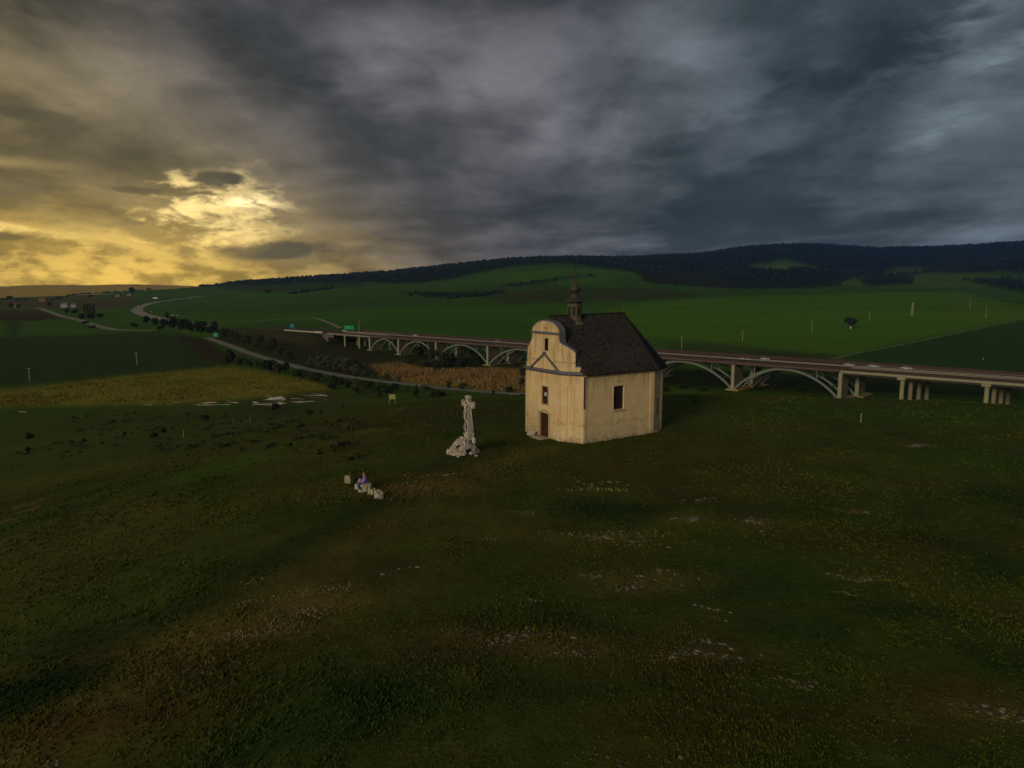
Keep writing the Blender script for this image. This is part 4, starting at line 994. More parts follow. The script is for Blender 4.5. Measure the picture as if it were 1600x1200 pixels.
seat(558.5, 762, R(235), .62, .98, .46, seat_w, 'tall whitish pointed stone seat directly left of the sitting person', 1)
seat(584.5, 772, R(75), .60, .95, .46, seat_m, 'tall hollow-faced stone seat right of the round stone table', 1)
seat(594.5, 779, R(40), .62, .70, .48, seat_w, 'low square pale stone seat at the near right end of the ring', 2)
g = ground(572, 767); tb = empty('stone_table', (g.x, g.y, g.z)); tag(tb, 'round pinkish stone table in the middle of the seats', 'stone table')
mb = MB(); mb.lathe([(.26, -.1), (.24, .28), (.30, .36)], 12); mb.build('pedestal', seat_m, tb)
mb = MB(); mb.lathe([(.36, .34), (.40, .37), (.40, .47), (.36, .51)], 18); rough(mb, .012, 3); mb.build('table_top', seat_p, tb)
mb = MB(); mb.ball((-.38, -.12, .02), (.18, .14, .12), 8, 5, .12); mb.build('foot_stone', seat_w, tb)
# person seated on a low block, facing left
g = ground(568.5, 765); pz = math.atan2(-.35, -1)
st = MB(); st.box((g.x+.10, g.y+.12, g.z+.18), (.42, .42, .46), taper=.94); o = st.build('stone_block', seat_m); tag(o, 'low stone block the person is sitting on', 'stone chair', 'stone chairs set in a ring on the meadow')
per = empty('person', (g.x+.06, g.y+.08, g.z+.0), pz-math.pi/2+math.pi); tag(per, 'person in a purple jacket and blue jeans sitting among the stone seats', 'person')
per.rotation_euler = (0, 0, R(-70))             # local -Y faces the way the person looks
skinm = mat('skin', (.45, .27, .19), .6, .1); jac = mat('purple_jacket', (.30, .10, .62), .6, .25, 9, col2=(.50, .22, .70)); jean = mat('blue_jeans', (.02, .05, .22), .8, .25, 8); hair_m = mat('fair_hair', (.30, .17, .12), .6, .3, 9); shoe_m = mat('pale_shoes', (.35, .33, .36), .7, .2)
HZ = .50
J = [((0, 0, HZ), .13), ((0, .01, HZ+.20), .12), ((0, -.01, HZ+.40), .15), ((0, -.03, HZ+.52), .055), ((0, -.06, HZ+.62), (.085, .10)), ((0, -.05, HZ+.72), .08),
     ((-.17, -.01, HZ+.43), .06), ((-.22, -.06, HZ+.20), .045), ((-.10, -.26, HZ+.12), .035), ((-.05, -.32, HZ+.11), .03), ((.17, -.01, HZ+.43), .06), ((.22, -.06, HZ+.20), .045), ((.10, -.26, HZ+.12), .035), ((.05, -.32, HZ+.11), .03),
     ((-.10, -.04, HZ-.02), .09), ((-.12, -.42, HZ+.02), .065), ((-.13, -.44, .10), .045), ((-.13, -.56, .05), .04), ((.10, -.04, HZ-.02), .09), ((.12, -.40, HZ+.02), .065), ((.12, -.34, .10), .045), ((.12, -.46, .05), .04)]
E = [(0, 1), (1, 2), (2, 3), (3, 4), (4, 5), (2, 6), (6, 7), (7, 8), (8, 9), (2, 10), (10, 11), (11, 12), (12, 13), (0, 14), (14, 15), (15, 16), (16, 17), (0, 18), (18, 19), (19, 20), (20, 21)]
skin('body', J, E, skinm, per)
jj = [(p, r+.03 if not hasattr(r, '__len__') else r) for p, r in J]
skin('jacket', [jj[0], jj[1], jj[2], (J[3][0], .075), jj[6], jj[7], jj[8], jj[10], jj[11], jj[12]], [(0, 1), (1, 2), (2, 3), (2, 4), (4, 5), (5, 6), (2, 7), (7, 8), (8, 9)], jac, per)
skin('trousers', [((0, 0, HZ-.02), .15), jj[14], jj[15], (J[16][0], .065), jj[18], jj[19], (J[20][0], .065)], [(0, 1), (1, 2), (2, 3), (0, 4), (4, 5), (5, 6)], jean, per)
for k in (16, 20):
    p = Vector(J[k][0]); skin('shoe', [((p.x, p.y+.03, .05), .05), ((p.x, p.y-.10, .045), .045), ((p.x, p.y-.17, .035), .035)], [(0, 1), (1, 2)], shoe_m, per)
mb = MB(); mb.ball((0, -.035, HZ+.69), (.105, .115, .12), 12, 8); mb.ball((0, .05, HZ+.55), (.085, .06, .15), 10, 6); mb.build('hair', hair_m, per, smooth_=True)
mb = MB(); mb.ball((0, -.155, HZ+.64), (.014, .025, .02), 6, 4); mb.build('nose', skinm, per)
for sx_ in (-1, 1):
    mb = MB(); mb.ball((sx_*.032, -.14, HZ+.668), (.013, .01, .009), 6, 4); mb.build('eye', dark, per)
    mb = MB()
    for q in range(4): b = Vector((sx_*(.035-.012*q), -.345, HZ+.125-.01*q)); mb.tube(b, b+Vector((-sx_*.01, -.045-.006*(q % 2), -.02)), .009, .007, 6)
    mb.tube((sx_*.06, -.33, HZ+.13), (sx_*.045, -.37, HZ+.15), .010, .008, 6); mb.build('finger', skinm, per)
mb = MB(); mb.box((0, -.152, HZ+.607), (.045, .008, .010)); mb.build('mouth', mat('lips', (.30, .10, .09), .6, .1), per)

# ------------------------------------------------------------------ information board
g = at_depth(613, 627.5, 128); gz = h(g.x, g.y); ib = empty('information_board', (g.x, g.y, gz), R(6)); tag(ib, 'yellow-green information board on two legs below the hilltop', 'board')
ym = mat('yellow_board', (.34, .32, .09), .7, .2, 3); yp = mat('yellow_post', (.26, .27, .10), .7, .2)
for sx_ in (-1, 1): mb = MB(); mb.box((sx_*.56, 0, .9), (.09, .09, 2.0)); mb.build('post', yp, ib)
mb = MB(); mb.box((0, -.02, 1.38), (1.02, .05, .82)); mb.build('board', ym, ib)
mb = MB(); mb.box((0, -.02, 1.87), (1.4, .24, .06)); mb.build('board_roof', yp, ib)

# ------------------------------------------------------------------ viaduct
DZ = CAMZ-35.0
A1 = Vector((-141.0, 547.0)); B1 = Vector((188.0, 256.0)); BD = (B1-A1).normalized(); BN = Vector((-BD.y, BD.x))
if BN.y < 0: BN = -BN
def along(px):           # distance along the near edge that is seen at photo column px
    a = float(azt(px, 560)); return (a*A1.y-A1.x)/(BD.x-a*BD.y)
def bp(e, nn, z): w = A1+BD*e+BN*nn; return Vector((w.x, w.y, z))
via = empty('viaduct', bp(0, 0, DZ)); tag(via, 'long motorway viaduct on steel arches and concrete piers crossing the valley', 'bridge')
VI = -Vector(via.location)
def vb(mb, name, m_, parent=None):
    me = mb.mesh(name, m_); me.transform(Matrix.Translation(VI)); return link(name, me, parent or via)
conc = mat('bridge_concrete', (.24, .19, .12), .9, .3, .25, .02); concp = mat('bridge_edge_beam', (.30, .27, .17), .9, .2, .3); steel = mat('arch_steel', (.165, .175, .14), .7, .2, .4); rust = mat('brown_barrier', (.070, .042, .034), .8, .25, .2); deck_m = mat('bridge_asphalt', (.070, .048, .040), .9, .2, .1)
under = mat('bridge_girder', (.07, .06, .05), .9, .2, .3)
E0, E1 = -4.0, 560.0
CW = ((0, 13.4), (16.6, 30.0)); SK = .14
Mb = Matrix(((BD.x, BN.x, 0), (BD.y, BN.y, 0), (0, 0, 1)))
def bbox(mb, e0, e1, n0, n1, z0, z1): c_ = bp((e0+e1)/2, (n0+n1)/2, (z0+z1)/2); mb.box(c_, (e1-e0, n1-n0, z1-z0), Mb)
piers = [along(578), along(622.5), along(681), along(761.5)]
e_last = along(1146); step = (e_last-piers[3])/3
piers += [piers[3]+step, piers[3]+2*step, e_last, along(1315)]
cols = [along(1411), along(1545)]; cols.append(2*cols[1]-cols[0])
for (n0, n1) in CW:
    mb = MB(); bbox(mb, E0, E1, n0, n1, -.35+DZ, DZ); vb(mb, 'deck', deck_m)
    for nb in (n0+1.6, n1-1.6):
        for (a, b, dd) in ((E0, piers[0], 1.5), (piers[0], piers[-1], 1.1), (piers[-1], E1, 1.7)):
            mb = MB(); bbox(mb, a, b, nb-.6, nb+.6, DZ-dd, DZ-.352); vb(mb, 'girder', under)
    for nb, w_ in ((n0-.32, .3), (n1+.02, .3)):
        for (a, b, m_, hh) in ((E0, piers[0], concp, .55), (piers[0]+.01, piers[-1], rust, .75), (piers[-1]+.01, E1, concp, .85)):
            mb = MB(); bbox(mb, a, b, nb, nb+w_, DZ-hh, DZ+.12); vb(mb, 'edge_beam', m_)
    for nb in ((n1-.35,) if n0 == 0 else (n0+.15,)):
        mb = MB(); bbox(mb, E0, E1, nb, nb+.12, DZ+.62, DZ+.85); vb(mb, 'guard_rail', mat('rail_zinc', (.30, .26, .20), .6, .2, spec=.4))
        mb = MB(); e_ = E0
        while e_ < E1: bbox(mb, e_, e_+.12, nb, nb+.10, DZ, DZ+.62); e_ += 4
        vb(mb, 'rail_posts', rust)
# outer parapet: brown panels with pale standards
mb = MB(); bbox(mb, E0, E1, -.22, -.12, DZ+.12, DZ+1.15); vb(mb, 'parapet', rust)
mb = MB(); bbox(mb, E0, E1, 30.1, 30.2, DZ+.12, DZ+1.5); vb(mb, 'parapet', rust)
mb = MB(); e_ = E0
while e_ < E1: bbox(mb, e_, e_+.22, -.345, -.325, DZ-.10, DZ+.16); e_ += .95
o = vb(mb, 'parapet_brackets', mat('pale_bracket', (.55, .50, .42), .7, .1)); tag(o, kind='stuff')
for k, e_ in enumerate(piers):
    for (n0, n1) in CW:
        base = min(h(*bp(e_, n0, 0)[:2]), h(*bp(e_, n1, 0)[:2]))-1.5
        last = k == len(piers)-1
        e_ = piers[k]+SK*n0; mb = MB(); bbox(mb, e_-.6, e_+.6, n0+.5, n0+(9.5 if n0 == 0 else 10.5), base, DZ-1.102); p_ = vb(mb, 'pier', conc)
        mb = MB(); bbox(mb, e_-.75, e_+.75, n0-.1, n0+.9, base, DZ-.76); vb(mb, 'pier_buttress', concp, p_)
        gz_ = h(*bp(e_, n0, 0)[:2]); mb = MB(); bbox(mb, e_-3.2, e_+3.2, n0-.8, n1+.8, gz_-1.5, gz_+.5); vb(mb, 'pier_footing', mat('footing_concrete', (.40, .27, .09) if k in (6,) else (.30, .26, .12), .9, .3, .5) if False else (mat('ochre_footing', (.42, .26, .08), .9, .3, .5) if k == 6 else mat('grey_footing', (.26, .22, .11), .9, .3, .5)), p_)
for k in range(len(piers)-1):
    L = piers[k+1]-piers[k]-1.7
    for nb in (.5, 9.2, 17.2, 26.2):
        e0 = piers[k]+.85+SK*(0 if nb < 14 else 16.6); e1 = e0+L
        g0_ = h(*bp(e0, nb, 0)[:2])+.6; g1_ = h(*bp(e1, nb, 0)[:2])+.6; zt = DZ-1.25
        ts = [i/28 for i in range(29)]
        cz = lambda t_: (g0_*(1-t_)+g1_*t_)+(zt-(g0_*(1-t_)+g1_*t_))*(1-(2*t_-1)**2)**.88
        mb = MB(); d_ = .95 if nb < 1 else .8; i0 = 0
        for t_ in ts:
            z = cz(t_); tt = .02; dzz = (cz(min(1, t_+tt))-cz(max(0, t_-tt)))/((min(1, t_+tt)-max(0, t_-tt))*L); ang = math.atan(dzz); up_ = Vector((-math.sin(ang), math.cos(ang)))
            for (sd2, s3) in ((-1, -1), (1, -1), (1, 1), (-1, 1)):
                w = bp(e0+L*t_+up_.x*s3*d_/2, nb+sd2*.45+.45, z+up_.y*s3*d_/2); mb.v.append(tuple(w))
        for i in range(28):
            for j in range(4): mb.f.append((i*4+j, i*4+(j+1) % 4, i*4+4+(j+1) % 4, i*4+4+j))
        ar = vb(mb, 'arch', steel)
        for t_ in (.20, .80):
            mb = MB(); bbox(mb, e0+L*t_-.18, e0+L*t_+.18, nb+.28, nb+.62, cz(t_)+.3, DZ-.77 if nb < 1 else DZ-1.1); vb(mb, 'spandrel_post', steel, ar)
    for t_ in (.12, .3, .7, .88):
        for a_, b_ in ((.95, 9.6), (17.65, 26.6)):
            z = cz(t_); mb = MB(); mb.bar(bp(e0+L*t_, a_, z), bp(e0+L*t_, b_, z), .35, .35); vb(mb, 'cross_brace', steel)
for e_ in cols+[along(538), along(560.5)]:
    rt = e_ > 200
    mb = MB(); bbox(mb, e_-1.5, e_+1.5, -.6, 2.6, DZ-1.95, DZ-.86 if rt else DZ-.57)
    if rt: vb(mb, 'pier_cap', concp)
    for nb in (1.2, 10.2, 19.4, 28.4) if rt else (1.0, 11.5, 18, 28.5):
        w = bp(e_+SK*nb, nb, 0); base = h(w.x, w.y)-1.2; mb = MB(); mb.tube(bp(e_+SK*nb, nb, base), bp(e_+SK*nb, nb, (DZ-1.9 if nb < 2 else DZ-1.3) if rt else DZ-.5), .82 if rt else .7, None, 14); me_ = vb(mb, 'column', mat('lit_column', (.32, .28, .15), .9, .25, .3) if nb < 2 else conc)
# abutment left
mb = MB(); bbox(mb, E0-6, E0+1.0, -.3, 30.4, DZ-6.5, DZ-.36); bbox(mb, E0-6, E0+9, -.5, -.302, DZ-3.0, DZ-.5); vb(mb, 'abutment', mat('stained_abutment', (.13, .10, .07), .9, .3, .3))
# motorway on the embankment beyond, pale kerb wall
mb = MB(); bbox(mb, E0-110, E0-6.2, 0, 30, DZ-1.6, DZ-.1); o = vb(mb, 'x', deck_m, None); o.parent = None; o.location = via.location; o.name = 'motorway'; tag(o, kind='structure')
kb = empty('crash_barrier', bp(E0-6, 0, DZ)); tag(kb, 'pale concrete crash barrier leading onto the left end of the viaduct', 'barrier')
def kbm(mb, name, m_): me = mb.mesh(name, m_); me.transform(Matrix.Translation(-Vector(kb.location))); return link(name, me, kb)
mb = MB(); bbox(mb, E0-62, E0-6.3, -.5, -.1, DZ-.3, DZ+.55); kbm(mb, 'rail', mat('pale_barrier', (.48, .44, .30), .8, .15))
mb = MB(); bbox(mb, E0-16, E0-6.3, -.9, -.52, DZ-.3, DZ+1.1); kbm(mb, 'end_block', mat('pale_barrier', (0, 0, 0)))

# ------------------------------------------------------------------ road signs, lamp posts, poles
zinc = mat('zinc_post', (.34, .34, .28), .6, .15, spec=.4); sg_m = mat('green_sign', (.01, .30, .12), .6, .1); sw_m = mat('sign_white', (.25, .48, .33), .6, .1); sb_m = mat('teal_sign', (.01, .22, .24), .6, .1)
def sign(loc, w_, hh, zb, rz, m_, label, two=True, marks=()):
    o = empty('road_sign', loc, rz); tag(o, label, 'sign')
    for sx_ in ((-1, 1) if two else (0,)): mb = MB(); mb.box((sx_*w_*.36, .1, (zb+hh)/2), (.16, .16, zb+hh)); mb.build('post', zinc, o)
    mb = MB(); mb.box((0, 0, zb+hh/2), (w_, .10, hh)); pl = mb.build('sign_plate', m_, o)
    for (x0, z0_, ww, h2) in marks: mb = MB(); mb.box((x0*w_, -.056, zb+hh*z0_), (ww*w_, .01, h2*hh)); mb.build('sign_mark', sw_m, pl)
    return o
w = at_depth(545.5, 512, 560); sign((w.x, w.y, DZ), 7.6, 3.1, 2.4, R(8), sg_m, 'wide green motorway direction sign beside the left end of the viaduct', marks=((-.12, .72, .30, .09), (-.18, .45, .34, .09), (.28, .35, .22, .08), (.05, .22, .18, .08), (.02, .75, .05, .3)))
w = at_depth(456.5, 512, 590); sign((w.x, w.y, h(w.x, w.y)), 3.6, 3.2, 2.6, R(10), sb_m, 'small blue-green square sign at the start of the pale barrier', marks=((0, .5, .4, .12),))
w = ground(337, 528); sign((w.x, w.y, w.z), 4.2, 3.6, .8, R(5), sg_m, 'green road sign at the bend of the asphalt road', marks=((.1, .6, .12, .5), (-.15, .4, .3, .1)))
def pole(px, py, hgt, label, kind='t', cat='pole', name='utility_pole', r=.16, m_=zinc, grp='power line poles across the fields'):
    g = ground(px, py); o = empty(name, g); tag(o, label, cat, grp)
    if kind == 'lattice':
        W_ = 1.5
        for i, (a, b) in enumerate(((-1, -1), (1, -1), (1, 1), (-1, 1))): mb = MB(); mb.bar((a*W_/2*1.6, b*W_/2*1.6, -.3), (a*.35, b*.35, hgt), .22, .22); mb.build('leg', m_, o)
        mb = MB()
        for k in range(9):
            z0_, z1_ = hgt*k/9, hgt*(k+1)/9; f0 = (1-k/9)*W_*.8+.35*k/9; f1 = (1-(k+1)/9)*W_*.8+.35*(k+1)/9
            for (a, b, c2, d2) in ((-1, -1, 1, -1), (1, -1, 1, 1), (1, 1, -1, 1), (-1, 1, -1, -1)): mb.bar((a*f0, b*f0, z0_), (c2*f1, d2*f1, z1_), .10, .10)
        mb.build('lattice', m_, o)
        for z_, l_ in ((hgt*.88, 3.2), (hgt*.97, 2.2)): mb = MB(); mb.bar((-l_, 0, z_), (l_, 0, z_), .2, .2); mb.build('cross_arm', m_, o)
    else:
        mb = MB(); mb.tube((0, 0, -.3), (0, 0, hgt), r*1.25, r*.8, 8); mb.build('mast', m_, o)
        if kind == 't':
            mb = MB(); mb.bar((-1.0, 0, hgt-.15), (1.0, 0, hgt-.15), .16, .16); mb.build('cross_arm', m_, o)
            for sx_ in (-1, 0, 1): mb = MB(); mb.tube((sx_*.9, 0, hgt-.08), (sx_*.9, 0, hgt+.25), .07); mb.build('insulator', m_, o)
        if kind == 'lamp': mb = MB(); mb.bar((0, 0, hgt), (2.4, -.4, hgt+.3), .14, .12); mb.build('lamp_arm', m_, o)
    return o
for px, py, hp, lb, kd in ((46.5, 595, 20, 'pale T-topped power pole nearest the left edge in the dark field', 't'), (214, 570, 20, 'pale T-topped power pole at the middle of the dark green field', 't'),
                           (1065, 545, 18, 'pale pole just behind the viaduct, right of the chapel roof', 't'), (1160, 533, 16, 'thin pole in the green field above the first arch right of the chapel', 't'), (1268, 518, 16, 'thin pole in the hillside field left of the lone tree', 't'),
                           (1358, 502, 15, 'thin pole in the hillside field right of the lone tree', 't'), (1425, 493, 20, 'tall lattice power pylon in the hillside field', 'lattice'), (1515, 483, 14, 'faint pole on the far field, upper of the pair near the right edge', 't'),
                           (1540, 497, 17, 'pale pole on the bright green field near the right edge', 't'), (1536.5, 562, 3, 'short white marker post in the field behind the viaduct at right', 'plain')):
    g = ground(px, py); pole(px, py, hp*g.y/F_PX, lb, kd, r=.16 if kd != 'plain' else .25, name='power_pylon' if kd == 'lattice' else ('marker_post' if kd == 'plain' else 'utility_pole'), cat='pylon' if kd == 'lattice' else 'pole', grp=None if kd != 't' else 'power line poles across the fields')
w = at_depth(561, 515, 550); o = pole(561, 516, 9.5, 'tall lamp post behind the green motorway sign', 'lamp', 'lamp post', 'lamp_post', .15, zinc, None); o.location = (w.x, w.y, DZ)
for px, py, hgt, lb in ((287, 683, 1.5, 'thin pale stake on the left slope below the dark bushes'), (391, 660, 1.6, 'thin pale stake right of the dark bush on the slope'), (21, 745, 2.0, 'dark lone stake on the far left of the meadow'), (365, 660, 1.3, 'short pale stake beside the scrub near the marsh'), (1345, 660, 1.0, 'thin grey stake on the right of the hilltop meadow')):
    g = ground(px, py); o = MB(); o.tube((0, 0, -.2), (0, 0, hgt), .05, .04, 6); q = o.build('wooden_stake', zinc if 'pale' in lb or 'grey' in lb else mat('dark_stake', (.03, .025, .02), .9)); q.location = g; tag(q, lb, 'stake')

# ------------------------------------------------------------------ vehicles
glass_c = mat('car_glass', (.02, .022, .025), .1, .1, spec=.6); tyre = mat('tyre', (.02, .02, .02), .9, .1)
def car(loc, rz, col, label, kind='car', grp='vehicles on the motorway'):
    m_ = mat('paint_%s' % str(col), col, .35, .08, spec=.5); o = empty('lorry' if kind == 'lorry' else 'car', loc, rz); tag(o, label, kind, grp)
    if kind == 'car':
        mb = MB(); i = 0; pr = [(-2.1, .35), (-2.15, .75), (-2.0, .95), (-1.1, 1.0), (1.0, .95), (2.0, .78), (2.15, .55), (2.1, .32)]
        k = len(pr)
        for y_ in (-.85, .85): mb.v += [(x, y_, z) for x, z in pr]
        mb.f += [tuple(range(k)), tuple(range(2*k-1, k-1, -1))]+[(j, (j+1) % k, k+(j+1) % k, k+j) for j in range(k)]; mb.build('body', m_, o)
        mb = MB(); mb.v += [(-1.7, -.75, .97), (1.1, -.75, .95), (1.1, .75, .95), (-1.7, .75, .97), (-1.2, -.62, 1.45), (.35, -.62, 1.45), (.35, .62, 1.45), (-1.2, .62, 1.45)]
        mb.f += [(0, 1, 5, 4), (1, 2, 6, 5), (2, 3, 7, 6), (3, 0, 4, 7)]; mb.build('window', glass_c, o)
        mb = MB(); mb.box((-.42, 0, 1.47), (1.5, 1.2, .05)); mb.build('roof', m_, o); wh = ((-1.35, .33), (1.35, .33))
    else:
        mb = MB(); mb.box((-1.2, 0, 2.3), (9.0, 2.5, 2.9)); mb.build('cargo_box', m_, o); mb = MB(); mb.box((4.5, 0, 1.9), (2.0, 2.4, 2.4), taper=.94); cb = mb.build('cab', m_, o)
        mb = MB(); mb.box((5.5, 0, 2.35), (.12, 2.1, .9)); mb.build('window', glass_c, cb); wh = ((-4.5, .5), (-3.2, .5), (4.3, .5))
    for x_, r_ in wh:
        for sy in (-1, 1): mb = MB(); mb.tube((x_, sy*.72, r_), (x_, sy*.95, r_), r_, None, 12); mb.build('wheel', tyre, o)
    return o
bang = math.atan2(BD.y, BD.x)
for px, n_, col, lb in ((540, 24, (.5, .5, .5), 'grey car on the viaduct near the green sign'), (566, 17, (.55, .45, .38), 'pale car over the first arch of the viaduct'), (650, 24, (.55, .45, .30), 'sand-coloured car above the second arch'),
                        (778, 24, (.2, .2, .22), 'dark car on the far carriageway just left of the chapel gable'), (1162, 16, (.4, .4, .4), 'white car above the concrete pier right of the chapel'), (1170, 16, (.35, .3, .3), 'grey car right behind the white one above the pier'), (1196, 24, (.5, .42, .35), 'beige car on the far carriageway above the last arch'),
                        (1328, 23, (.4, .38, .36), 'white car where the arches end'), (1367, 24, (.45, .43, .4), 'white car above the wide piers'), (1418, 24, (.5, .5, .45), 'pale car above the round columns')):
    a = float(azt(px, 560)); P0 = A1+BN*n_; e_ = (a*P0.y-P0.x)/(BD.x-a*BD.y); car(bp(e_, n_, DZ), bang+(math.pi if n_ < 13 else 0), col, lb)
for px, py, col, kd, lb, rz in ((222, 484, (.8, .8, .8), 'car', 'bright white car on the bend of the far motorway', -60), (213, 481, (.5, .5, .5), 'car', 'grey car just above the white one on the bend', -75), (231, 473.5, (.45, .42, .3), 'car', 'pale car at the top of the motorway bend', 30), (243, 467, (.8, .78, .6), 'lorry', 'white lorry alone on the field road beyond the bend', 5),
                               (236, 488, (.6, .6, .6), 'car', 'light car below the bend of the far motorway', -35), (270, 493.5, (.5, .5, .42), 'car', 'pale car left of the dark grove on the motorway', -20), (277, 494, (.4, .4, .35), 'car', 'dull grey car following beside the dark grove', -20), (299, 468, (.5, .5, .4), 'car', 'pale car on the far straight of the motorway', 10),
                               (228, 489, (.5, .15, .1), 'car', 'reddish car below the bend of the far motorway', -40), (216, 478, (.6, .6, .5), 'car', 'pale car entering the motorway bend', 80)):
    g = ground(px, py); o = car((g.x, g.y, g.z+.3), R(rz), col, lb, kd)

# ------------------------------------------------------------------ far buildings
def house(px, py, w_, d_, hh, rz, wc, rc, label, roofh=3, name='house'):
    g = ground(px, py); o = empty(name, g, R(rz)); tag(o, label, 'house')
    mb = MB(); mb.box((0, 0, hh/2-.5), (w_, d_, hh+1)); wl_ = mb.build('wall', mat('w%s' % str(wc), wc, .9, .15), o)
    mb = MB(); mb.v = [(-w_/2-.5, -d_/2-.5, hh), (w_/2+.5, -d_/2-.5, hh), (w_/2+.5, d_/2+.5, hh), (-w_/2-.5, d_/2+.5, hh), (-w_/2-.5, 0, hh+roofh), (w_/2+.5, 0, hh+roofh)]; mb.f = [(0, 1, 5, 4), (2, 3, 4, 5), (1, 2, 5), (3, 0, 4), (0, 3, 2, 1)]; mb.build('roof', mat('r%s' % str(rc), rc, .9, .15), o)
    for k in range(3): mb = MB(); mb.box((-w_/3+w_/3*k, -d_/2-.03, hh*.5), (1.4, .1, 1.5)); mb.build('window', dark, o)
    mb = MB(); mb.box((w_*.3, -d_/2-.03, 1.0), (1.2, .1, 2.2)); mb.build('door', wood, o)
    return o
house(67, 470.5, 17, 9, 4, 4, (.22, .19, .14), (.30, .07, .04), 'house with a bright red roof on the far left fields', 4)
house(26, 480, 12, 9, 6, 8, (.22, .20, .16), (.12, .07, .05), 'pale house between dark trees at the far left', 4)
house(102, 480, 13, 9, 6, 4, (.36, .35, .28), (.14, .18, .15), 'whitish house left of the tall dark grove', 4)
house(117, 479.5, 12, 8, 5, -6, (.34, .32, .25), (.14, .12, .1), 'smaller whitish house closest to the tall dark grove', 3)
house(203, 462, 12, 8, 5, 0, (.26, .23, .17), (.12, .09, .1), 'tiny pale house on the far fields above the motorway bend', 3)
house(185, 464, 12, 8, 5, 0, (.24, .21, .16), (.12, .09, .1), 'tiny house below the low treed ridge', 3)
# small shrine under the lone tree
g = ground(1326, 512.5); sh_ = empty('wayside_shrine', g); tag(sh_, 'small white shrine under the lone tree in the hillside field', 'shrine')
mb = MB(); mb.box((-1, -6, .9), (.9, .8, 2.4)); mb.build('shrine_body', mat('whitewash', (.62, .62, .5), .9, .1), sh_); mb = MB(); mb.box((-1, -6, 2.3), (1.2, 1.0, .4), taper=.2); mb.build('roof', lead, sh_)

# ------------------------------------------------------------------ trees and bushes
def leaf_mesh(name, n_leaf, rx, rz, zc, size, m_, seed, clumps=9, flat=.0):
    rr = np.random.RandomState(seed); cen = rr.normal(size=(clumps, 3)); cen /= np.linalg.norm(cen, axis=1)[:, None]; cen *= rr.uniform(.25, .72, (clumps, 1)); cr = rr.uniform(.30, .52, clumps)
    k = rr.randint(0, clumps, n_leaf); d = rr.normal(size=(n_leaf, 3)); d /= np.linalg.norm(d, axis=1)[:, None]; P = cen[k]+d*(cr[k]*rr.uniform(.55, 1.05, n_leaf))[:, None]
    P[:, 2] = np.maximum(P[:, 2], -.95); P = P*np.array([rx, rx, rz])+np.array([0, 0, zc])
    a = rr.normal(size=(n_leaf, 3)); a /= np.linalg.norm(a, axis=1)[:, None]; b = np.cross(a, rr.normal(size=(n_leaf, 3))); b /= np.linalg.norm(b, axis=1)[:, None]
    s_ = (size*rr.uniform(.6, 1.4, n_leaf))[:, None]; Vv = np.stack([P-a*s_, P+b*s_*.6, P+a*s_, P-b*s_*.6], 1).reshape(-1, 3); Fq = np.arange(n_leaf*4).reshape(-1, 4)
    return np_mesh(name, Vv, Fq, m_)
fol = [mat('foliage_dark', (.026, .032, .016), .9, .4, .8), mat('foliage_olive', (.058, .058, .026), .9, .4, .8), mat('foliage_grey', (.070, .074, .044), .9, .35, .8), mat('foliage_green', (.040, .070, .020), .9, .4, .8)]
bark = mat('bark', (.04, .03, .022), .95, .3, 3)
BUSH = {}
for mi, m_ in enumerate(fol):
    for v_ in range(3): BUSH[(mi, v_)] = leaf_mesh('crown', 620, 1.0, .62, .55, .10, m_, 40+mi*7+v_, 10)
def trunk_mesh(hh, r, seed, limbs=5):
    rr = random.Random(seed); mb = MB(); mb.tube((0, 0, -.15), (0, 0, hh), r, r*.5, 7)
    for k in range(limbs): a = rr.uniform(0, 6.28); z = hh*rr.uniform(.5, .95); mb.tube((0, 0, z), (math.cos(a)*.45, math.sin(a)*.45, z+rr.uniform(.2, .45)), r*.4, r*.12, 5, False)
    return mb.mesh('trunk', bark)
TR = [trunk_mesh(.8, .07, k) for k in range(3)]
rb2 = random.Random(77)
ORD = ['first', 'second', 'third', 'fourth', 'fifth', 'sixth', 'seventh', 'eighth', 'ninth', 'tenth', 'eleventh', 'twelfth', 'thirteenth', 'fourteenth', 'fifteenth', 'sixteenth', 'seventeenth', 'eighteenth', 'nineteenth', 'twentieth', 'twenty-first', 'twenty-second']
def ordn(L, q): return ORD[sorted(range(len(L)), key=lambda i: L[i][0]+.001*i).index(q)]
def bush(px, py, wpx, hpx, mi, label, grp, name='bush', cat='bush'):
    g = ground(px, py); k = g.y/F_PX; W_, H_ = wpx*k/2, hpx*k
    o = empty(name, (g.x, g.y, g.z-.02), rb2.uniform(0, 6.28)); tag(o, label, cat, grp)
    link('crown', BUSH[(mi, rb2.randrange(3))], o, (0, 0, 0), None, (W_*.92, W_*.92, H_/1.12)); link('trunk', TR[rb2.randrange(3)], o, None, None, (W_*.8, W_*.8, H_*.7))
    return o
TREE = {}
def tree(px, py, wpx, hpx, mi, label, grp=None, name='tree', trunk=.25):
    g = ground(px, py); k = g.y/F_PX; W_, H_ = wpx*k/2, hpx*k; o = empty(name, g, rb2.uniform(0, 6.28)); tag(o, label, 'tree', grp)
    if mi not in TREE: TREE[mi] = [leaf_mesh('crown', 1100, 1.0, .5, .5, .075, fol[mi], 90+mi+q*5, 14) for q in range(2)]
    link('crown', TREE[mi][rb2.randrange(2)], o, (0, 0, H_*trunk), None, (W_, W_, H_*(1-trunk))); link('trunk', TR[rb2.randrange(3)], o, None, None, (W_*.7, W_*.7, H_*(trunk+.35)))
    return o
tree(1329, 513, 20, 21, 0, 'lone dark round tree with a white shrine at its foot in the hillside field', trunk=.12, name='lone_tree')
